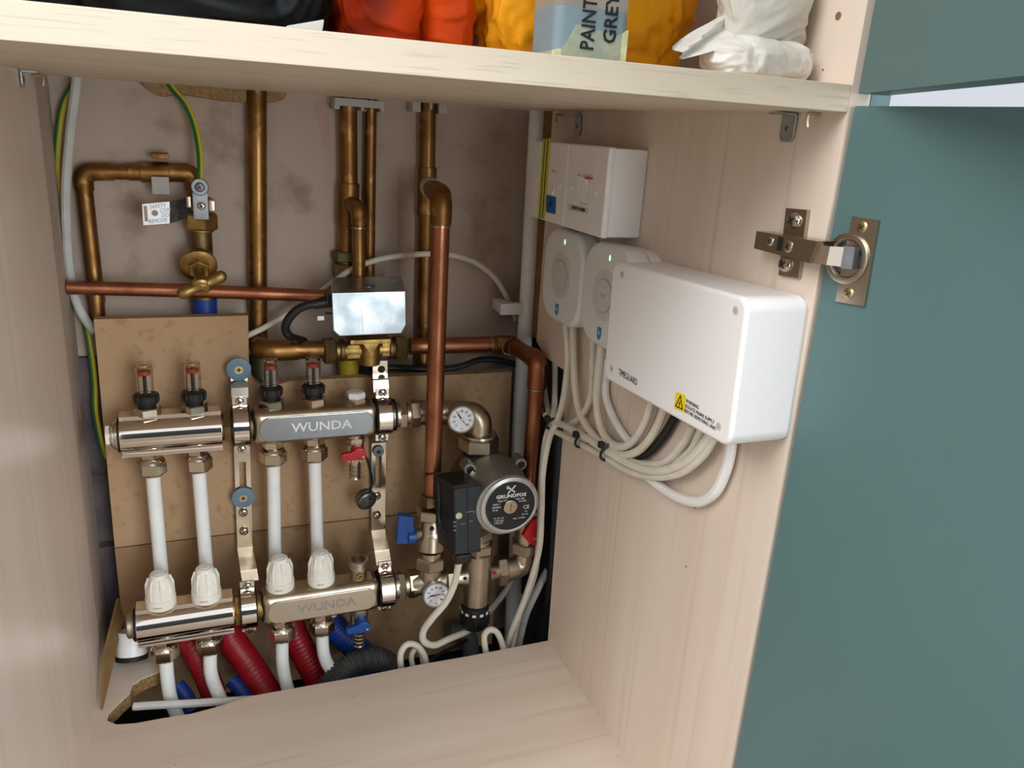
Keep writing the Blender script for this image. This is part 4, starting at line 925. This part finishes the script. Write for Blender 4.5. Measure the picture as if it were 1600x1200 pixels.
def sleeve(label, pts, rad, mat, name='conduit', pitch=.006, amp=.06):
    sp = spline(pts, 10); L = [0]
    for i in range(1, len(sp)): L.append(L[-1]+(sp[i]-sp[i-1]).length)
    n = max(8, int(L[-1]/pitch*4)); out = []; rs = []; j = 0
    for k in range(n+1):
        s = L[-1]*k/n
        while j < len(L)-2 and L[j+1] < s: j += 1
        out.append(sp[j].lerp(sp[j+1], (s-L[j])/max(1e-6, L[j+1]-L[j]))); rs.append(rad*(1+amp*(1 if k % 4 in (1, 2) else -1)))
    return tag(MB().tube(out, rs, 18).build(name, mat, sharp=60), label, 'conduit')
sleeve('red wrapped conduit behind the first lower heating pipe', [P(285, 985, .515), P(300, 1010, .50), P(318, 1045, .485), P(335, 1085, .47)], .0155, 'red_sleeve', amp=.012)
sleeve('red wrapped conduit slanting down between second and third heating pipes', [P(345, 965, .515), P(362, 1000, .505), P(390, 1040, .49), P(425, 1095, .47)], .0185, 'red_sleeve', amp=.012)
sleeve('red wrapped conduit between third and fourth heating pipes', [P(448, 960, .515), P(462, 995, .505), P(480, 1030, .495), P(505, 1075, .48)], .0180, 'red_sleeve', amp=.012)
sleeve('blue conduit behind the blue drain cock', [P(505, 960, .52), P(528, 985, .515), P(555, 1010, .505), P(580, 1040, .50)], .0185, 'blue_sleeve', amp=.012)
sleeve('dark grey corrugated hose arching over the sawn shelf edge', [P(505, 1085, .430), P(522, 1062, .438), P(548, 1040, .447), P(580, 1030, .455), P(604, 1036, .46), P(615, 1056, .46), P(616, 1090, .46)], .0155, 'corrugated', 'corrugated_hose', .0045, .07)
sleeve('blue conduit end beside the first pipe in the sawn hole', [P(276, 1070, .475), P(290, 1088, .465), P(300, 1110, .455)], .0095, 'blue_sleeve', amp=.012)
sleeve('blue conduit end beside the second pipe behind the base edge', [P(362, 1062, .485), P(376, 1078, .475), P(390, 1100, .465)], .0095, 'blue_sleeve', amp=.012)
tag(MB().lathe(P(549, 1032, .475), -Z_, [(.016, 0), (.0185, .004), (.0185, .03)], 24).build('pipe_plug', 'steel_grey'), 'dull grey pipe plug behind the corrugated hose', 'plug')
tag(MB().tube(spline([P(700, 985, .52), P(728, 990, .52), P(736, 1020, .515), P(732, 1060, .51)], 6), .013, 16).build('waste_elbow', 'grey_hose'), 'grey bent pipe end under the black mixing knob', 'pipe')
wc = thing('pipe_end', 'short white pipe end with black ring at the lower left corner', 'pipe', P(205, 1045, .505))
a, b_ = P(206, 985, .512), P(206, 1026, .500)
MB().cyl(a, b_, .0175, .0180).build('pipe', 'white_pipe', wc)
MB().lathe(b_+(a-b_).normalized()*.003, b_-a, [(.0180, 0), (.0190, .001), (.0190, .006), (.016, .007)], 28).build('ring', 'rubber', wc)
cable('lead_cable', 'white cable end lying across the sawn hole in the base', [P(209, 1104, .43), P(240, 1102, .425), P(300, 1099, .418), P(350, 1096, .412), P(395, 1093, .405)], .0048, 'white_cable_bright')
# hardboard offcut leaning by the left panel
q = [P(186, 935, .535), P(194, 965, .53), P(161, 1108, .413), P(164, 1022, .47)]
tag(MB().hexa(q, (-.003, 0, 0), .0004).build('hardboard_offcut', 'hardboard'), 'brown hardboard offcut leaning in the lower left corner', 'board')

# ================================================================ pump and mixing set
PY = .470
fe = thing('flow_elbow', 'satin nickel elbow with dial thermometer above the pump', 'pipe fitting', (.48, PY, .262))
nx = P(748, 690, PY).x; nz_ = P(748, 700, PY).z
MB().tube(fillet([(.400, YU, ZU), (.440, YU-.006, ZU), (nx, PY, ZU+.002), (nx, PY, nz_+.004)], .014, 10), .0165, 24).build('elbow', 'nickel', fe)
m = MB(); m.lathe((nx, PY, nz_+.024), -Z_, [(.018, 0), (.0235, .002), (.024, .005)], 30); m.nut((nx, PY, nz_+.018), -Z_, .047, .020, .3); m.build('union_nut', 'nickel', fe)
gauge(fe, P(721, 655, .455), (0, -1, .12), .0182, math.radians(-55))
pm = thing('circulation_pump', 'grey circulation pump with black round label and black terminal box', 'pump', (nx, PY, .12))
hc = P(797, 790, .384)
m = MB(); m.cyl((nx, PY, nz_+.002), (nx, PY, nz_-.014), .0195); m.build('gasket_neck', 'rubber', pm)
m = MB(); m.lathe((nx, PY, nz_-.008), -Z_, [(.021, 0), (.024, .004), (.030, .018)], 28); m.cyl((hc.x-.010, .485, hc.z-.004), (hc.x-.004, .440, hc.z-.002), .046, ch=.004, n=40); m.cyl((nx+.002, PY, .20), (nx, PY, .125), .026, .021); m.build('volute', 'brass_green', pm)
m = MB(); m.lathe((hc.x-.004, .446, hc.z-.001), -Y_, [(.046, 0), (.0465, .003), (.046, .012), (.0445, .022), (.042, .036), (.0405, .055), (.040, .059)], 48)
for a in (45, 135, 225, 315):
    t_ = math.radians(a); m.cyl((hc.x-.004+.050*math.cos(t_), .452, hc.z+.047*math.sin(t_)), (hc.x-.004+.050*math.cos(t_), .430, hc.z+.047*math.sin(t_)), .0085, n=18, ch=.001)
mh = m.build('motor_housing', 'alu_cast', pm)
for a in (45, 135, 225, 315):
    t_ = math.radians(a); c = V((hc.x-.004+.050*math.cos(t_), .430, hc.z+.047*math.sin(t_))); MB().lathe(c+V((0, .0002, 0)), -Y_, [(.0055, 0), (.0055, .0006), (.0035, .0007)], 6).build('hex_bolt', 'print_black', mh)
m = MB(); m.lathe((hc.x, .391, hc.z), -Y_, [(.0395, 0), (.0400, .003), (.0385, .007), (.0350, .0085), (.0330, .0078)], 48); fr = m.build('front_ring', 'alu_ring', pm)
MB().lathe((hc.x, .3865, hc.z), -Y_, [(.0335, 0), (.0332, .0045)], 48).build('label', 'label_black', fr)
ly = .3819
m = MB(); m.text('GRUNDFOS', (hc.x, ly, hc.z+.0145), X_, Z_, .0066, bold=.03, sx=1.15)
for (tx, dx, dz, s, al) in (('Type UPS2 25-40/60 180', 0, .0090, .0036, 'CENTER'), ('230V ~', -.024, .0045, .0034, 'LEFT'), ('50/60Hz', -.025, .0005, .0034, 'LEFT'), ('IP 44', -.024, -.0035, .0034, 'LEFT'), ('PC 0923', .0160, .0055, .0030, 'CENTER'), ('CE', .0215, -.0035, .0072, 'CENTER'), ('2.5', .0215, -.0095, .003, 'CENTER'), ('TF 110', .020, -.0135, .003, 'CENTER'), ('Max. 1.0 MPa', .0125, -.0180, .0030, 'CENTER'), ('P1 W  I A', -.0150, -.0150, .0032, 'CENTER'), ('3 60 0.28', -.0150, -.0185, .0032, 'CENTER'), ('2 45 0.21', -.0150, -.0218, .0032, 'CENTER')):
    m.text(tx, (hc.x+dx, ly, hc.z+dz), X_, Z_, s, align=al)
# maker's emblem: two crossed curved strokes
for (a, b_) in (((-.0050, .0035), (.0048, -.0045)), ((.0048, .0050), (-.0050, -.0050))):
    p0, p1 = V((hc.x+a[0], ly, hc.z+.0235+a[1])), V((hc.x+b_[0], ly, hc.z+.0235+b_[1])); e = (p1-p0).cross(Y_).normalized()*.0009; m.hexa([p0+e, p1+e, p1-e, p0-e], (0, -.0002, 0))
m.add([], []); sp = [V((hc.x-.0055+.0012*math.cos(t_), ly, hc.z+.0265+.0022*math.sin(t_))) for t_ in [k*math.pi/6 for k in range(13)]]; m.tube(sp, .0005, 5)
m.build('label_print', 'print_white', fr)
MB().lathe((hc.x, .3822, hc.z), -Y_, [(.0112, 0), (.0112, .0008), (.0102, .0012)], 28).build('vent_plug_recess', 'print_black', fr)
vp = MB().lathe((hc.x-.0012, .3822, hc.z+.0005), -Y_, [(.0092, 0), (.0092, .0035), (.0084, .0040)], 28).build('vent_plug', 'nickel', fr)
MB().box((hc.x-.0012, .3780, hc.z+.0005), (.0009, .0006, .010)).build('vent_slot', 'hardboard', fr)
# terminal box
TBY = .392
q = [P(708, 759, TBY), P(751, 754, TBY), P(751, 862, TBY), P(710, 867, TBY)]; dvb = V((-.011, .046, -.003))
m = MB(); m.hexa([q[0], q[1], q[2], q[3]], dvb, .0022, 3); tbx = m.build('terminal_box', 'black_plastic', pm)
fu = (q[1]-q[0]).normalized(); fv = (q[0]-q[3]).normalized(); fn = fu.cross(fv); fn = fn if fn.y < 0 else -fn
m = MB(); m.hexa([q[0].lerp(q[1], .03)-fv*.004, q[0].lerp(q[1], .47)-fv*.004, q[3].lerp(q[2], .47)+fv*.002, q[3].lerp(q[2], .03)+fv*.002], fn*.0018, .0005); m.build('front_cover', 'blue_black', tbx)
m = MB(); m.hexa([q[0].lerp(q[1], .52)-fv*.004, q[0].lerp(q[1], .98)-fv*.004, q[3].lerp(q[2], .98)+fv*.004, q[3].lerp(q[2], .52)+fv*.004], fn*.0008, .0004); m.build('switch_cover', 'blue_black', tbx)
MB().lathe(PN(717, 806, q[0]+fn*.0018, fn), fn, [(.0044, 0), (.0042, .0006)], 20).build('indicator_dot', 'sediment', tbx)
m = MB()
for k in range(3): c = PN(710.5, 815.5+k*6.5, q[0]+fn*.0018, fn); m.hexa([c-fu*.0022-fv*.001, c+fu*.0022-fv*.001, c+fu*.0022+fv*.001, c-fu*.0022+fv*.001], fn*.0004)
m.build('power_marks', 'grey_washer', tbx)
m = MB()
for (px, py, l) in ((735, 799, .006), (744, 800, .004), (723, 818, .003), (736, 814, .0025)): c = PN(px, py, q[0]+fn*.0010, fn); m.hexa([c-fu*l-fv*.0002, c+fu*l-fv*.0002, c+fu*l+fv*.0002, c-fu*l+fv*.0002], fn*.0009)
m.build('cover_print', 'mark_grey', tbx)
a, b_ = P(681, 748, .425), P(692, 808, .415)
lf = q[0]+dvb*.5; m = MB(); lp0 = q[0]+dvb*.75-fv*.008-fu*.0008; lp1 = q[3]+dvb*.75+fv*.035-fu*.0008; lp2 = q[3]+dvb*.45+fv*.022-fu*.0008; m.tube(spline([lp0, lp0.lerp(lp1, .5), lp1, lp2], 6), .0013, 6); m.build('side_rib', 'blue_black', tbx)
m = MB(); m.box(P(722, 870, TBY+.008), (.022, .016, .014), .003); m.build('cable_gland', 'black_plastic', tbx)
m = MB(); m.tube([P(690, 738, .43), P(668, 741, .43)], .0016, 6); m.sphere(P(667, 741, .43), .0026, nu=10, nv=6); m.build('cover_screw', 'rubber', tbx)
m = MB(); m.sphere(P(675, 826, .40), .0030, nu=12, nv=8); m.build('cover_screw', 'rubber', tbx)
MB().box(P(740, 744, .425), (.014, .004, .012), .002, Matrix.Rotation(.6, 3, 'Y')).build('rating_tab', 'nickel', pm)

# mixing valve
MY = .447
mz = thing('mixing_valve', 'satin nickel mixing valve with black toothed knob under the pump', 'valve', (P(745, 895, MY).x, MY, .03))
mxx = P(745, 895, MY).x; zt_ = P(745, 862, MY).z; zbm = P(745, 940, MY).z; zax = P(745, 897, MY).z
m = MB(); m.cyl((mxx, MY, zt_), (mxx, MY, zbm), .0190, n=36, ch=.0015); m.build('body', 'nickel', mz)
m = MB(); m.nut((mxx, MY, zt_+.0005), Z_, .036, .014, .1); m.cyl((mxx, MY, zt_+.014), (mxx, MY, zt_+.020), .0165); m.nut((mxx-.002, MY, zt_+.020), Z_, .034, .014, .5); m.cyl((mxx, MY, zt_+.034), (mxx+.002, PY, .175), .017); m.build('union_nut', 'nickel', mz)
m = MB(); m.cyl((mxx, MY, zbm), (mxx, MY, zbm-.006), .0180); kn = m.build('neck', 'rubber', mz)
pr = [(.0175, 0), (.0195, .002), (.0200, .012), (.0188, .030), (.0165, .034)]
m = MB().lathe((mxx, MY, zbm-.004), -Z_, pr, 36)
for k in range(14):
    a = k*2*math.pi/14; m.box((mxx+.0196*math.cos(a), MY+.0196*math.sin(a), zbm-.023), (.0035, .0035, .020), .001, Matrix.Rotation(a, 3, 'Z'))
kb = m.build('knob', 'black_plastic', mz)
m = MB()
for k in range(12):
    a = k*2*math.pi/12+.15; m.box((mxx+.0202*math.cos(a), MY+.0202*math.sin(a), zbm-.0105), (.0008, .0050, .0035), 0, Matrix.Rotation(a, 3, 'Z'))
m.build('knob_marks', 'print_white', kb)
# side ports of the mixing valve
xl_ = P(672, 890, MY).x; xr_ = P(822, 888, MY).x; zr_ = zax+.003
m = MB(); m.lathe((mxx-.016, MY, zax), -X_, [(.0150, 0), (.0125, .010), (.0125, .02)], 24); m.lathe((mxx+.016, MY, zax), X_, [(.0150, 0), (.0125, .008), (.0125, .014)], 24); m.build('side_ports', 'nickel', mz)
for (px, py, mt) in ((727, 904, 'print_black'), (773, 896, 'red_handle')):
    MB().lathe(V((P(px, py, MY-.014).x, MY-.0135, P(px, py, MY-.014).z)), -Y_, [(.0026, 0), (.0024, .0012)], 14).build('port_dot', mt, mz)
m = MB(); m.nut((mxx-.034, MY, zax), -X_, .037, .013, .3); m.build('union_nut', 'nickel', mz)
m = MB(); m.nut((mxx+.029, MY, zax), X_, .037, .013, .3); m.build('union_nut', 'nickel', mz)
# left tee with thermometer, joined to the lower bar
te = thing('manifold_tee', 'satin nickel tee with dial thermometer between lower bar and mixing valve', 'pipe fitting', (xl_, MY, zax-.02))
x0_ = P(650, 905, YL).x
m = MB(); m.tube([(x0_-.004, YL, ZL), (xl_-.02, YL-.002, ZL), (xl_+.01, MY, zax), (mxx-.045, MY, zax)], [.0150, .0165, .0165, .0145], 26); m.cyl((xl_, MY, zax), (xl_, MY, P(672, 872, MY).z), .0155); m.build('body', 'nickel', te)
m = MB(); m.nut((xl_, MY, P(672, 886, MY).z), Z_, .035, .018, .2); m.cyl((xl_, MY, P(672, 868, MY).z), (xl_, MY, P(672, 860, MY).z), .0150); m.build('union_nut', 'nickel', te)
gauge(te, P(681, 929, .425), (0, -1, .12), .0178, math.radians(2))
MB().cyl(P(681, 925, .427), (P(681, 925, .427).x-.003, MY, zax-.004), .008).build('gauge_stem', 'nickel', te)
# blue-handled ball valve on the drop pipe
bv = thing('ball_valve', 'nickel ball valve with blue lever on the long copper drop pipe', 'valve', (DX, .453, P(670, 860, .45).z))
zq = [P(670, y, .452).z for y in (775, 792, 800, 815, 826, 856)]
m = MB(); m.nut((DX-.001, .456, zq[0]), -Z_, .028, .015, .1); m.build('compression_nut', 'brass_dull', bv)
m = MB(); m.nut((DX-.001, .455, zq[2]+.004), -Z_, .034, .014, .5); m.build('hex_collar', 'nickel', bv)
m = MB(); m.cyl((DX, .454, zq[3]+.002), (xl_, MY, zq[5]), .0165, .0185, ch=.001); m.lathe((DX, .452, (zq[3]+zq[5])/2), (0, 0, 1), [(.012, -.016), (.0185, -.008), (.0195, 0), (.0185, .008), (.012, .016)], 26); m.build('body', 'nickel', bv)
hb = P(646, 838, .445)
m = MB(); m.cyl((DX-.012, .452, hb.z), (hb.x, .448, hb.z), .0072, n=16); m.build('stem', 'nickel', bv)
m = MB(); m.hexa([P(624, 806, .442), P(645, 809, .442), P(649, 849, .442), P(620, 850, .442)], (0, .011, 0), .002, 3); m.cyl(hb+V((-.008, 0, 0)), hb+V((.003, 0, 0)), .0085, n=18, ch=.001); m.build('lever', 'blue_handle', bv)
# right-hand elbow and red-handled valve
rv = thing('ball_valve', 'nickel ball valve and elbow with red lever under the right copper drop', 'valve', (RX, MY, zax-.02))
zrn = P(833, 858, MY).z
m = MB(); m.tube(fillet([(mxx+.040, MY, zax), (RX-.002, MY+.002, zax), (RX, RY-.002, zrn+.006)], .014, 10), .0158, 24); m.build('elbow', 'nickel', rv)
m = MB(); m.nut((RX, RY-.001, zrn-.004), Z_, .037, .018, .2); m.build('hex_collar', 'nickel', rv)
m = MB(); m.cyl((RX, RY, zrn+.012), (RX, RY, zrn+.046), .0160, ch=.002); m.nut((RX, RY, zrn+.046), Z_, .028, .014, .2); m.build('body', 'nickel', rv)
q = [P(833, 812, .425), P(847, 809, .425), P(845, 846, .425), P(836, 854, .425), P(828, 850, .425), P(817, 838, .425)]
m = MB(); m.prism([((p-q[0]).x, (p-q[0]).z) for p in q], q[0], X_, Z_, (0, .008, 0), .0015); m.cyl((RX, .430, P(835, 838, .43).z), (RX, RY-.010, P(835, 838, .43).z), .007); lv = m.build('lever', 'red_handle', rv)
screw(lv, P(836, 843, .4248), -Y_, .0026, 'nickel', .001)

# ================================================================ loose cables at the bottom right
cable('pump_flex', 'cream flex from the pump terminal box sweeping past the lower thermometer', [P(720, 868, .400), P(716, 885, .398), P(710, 912, .396), P(697, 940, .395), P(676, 965, .398), P(662, 985, .402), P(662, 1001, .406), P(678, 1008, .412), P(702, 998, .425), P(735, 983, .455), P(765, 955, .50), P(785, 930, .52), P(800, 908, .53)], .0046)
cable('lead_cable', 'cream cable loop standing behind the base edge left of the knob', [P(630, 1068, .405), P(627, 1045, .408), P(626, 1022, .412), P(636, 1007, .416), P(652, 1009, .416), P(663, 1025, .414), P(667, 1045, .410), P(668, 1062, .405)], .0043)
cable('lead_cable', 'inner cream cable loop inside the larger loop', [P(650, 1065, .415), P(645, 1042, .42), P(643, 1024, .424), P(650, 1014, .426), P(658, 1022, .426), P(662, 1042, .422), P(664, 1060, .415)], .0036)
cable('lead_cable', 'cream cable loop standing to the right of the black knob', [P(763, 1035, .400), P(758, 1012, .405), P(757, 993, .410), P(766, 984, .413), P(777, 989, .413), P(785, 1008, .41), P(789, 1028, .40)], .0043)
tag(MB().tube(spline([P(668, 1035, .47), P(690, 1020, .475), P(712, 1010, .48), P(730, 1000, .49)], 6), .0025, 8).build('thin_wire', 'rubber'), 'thin black wire trailing behind the cable loops', 'wire')
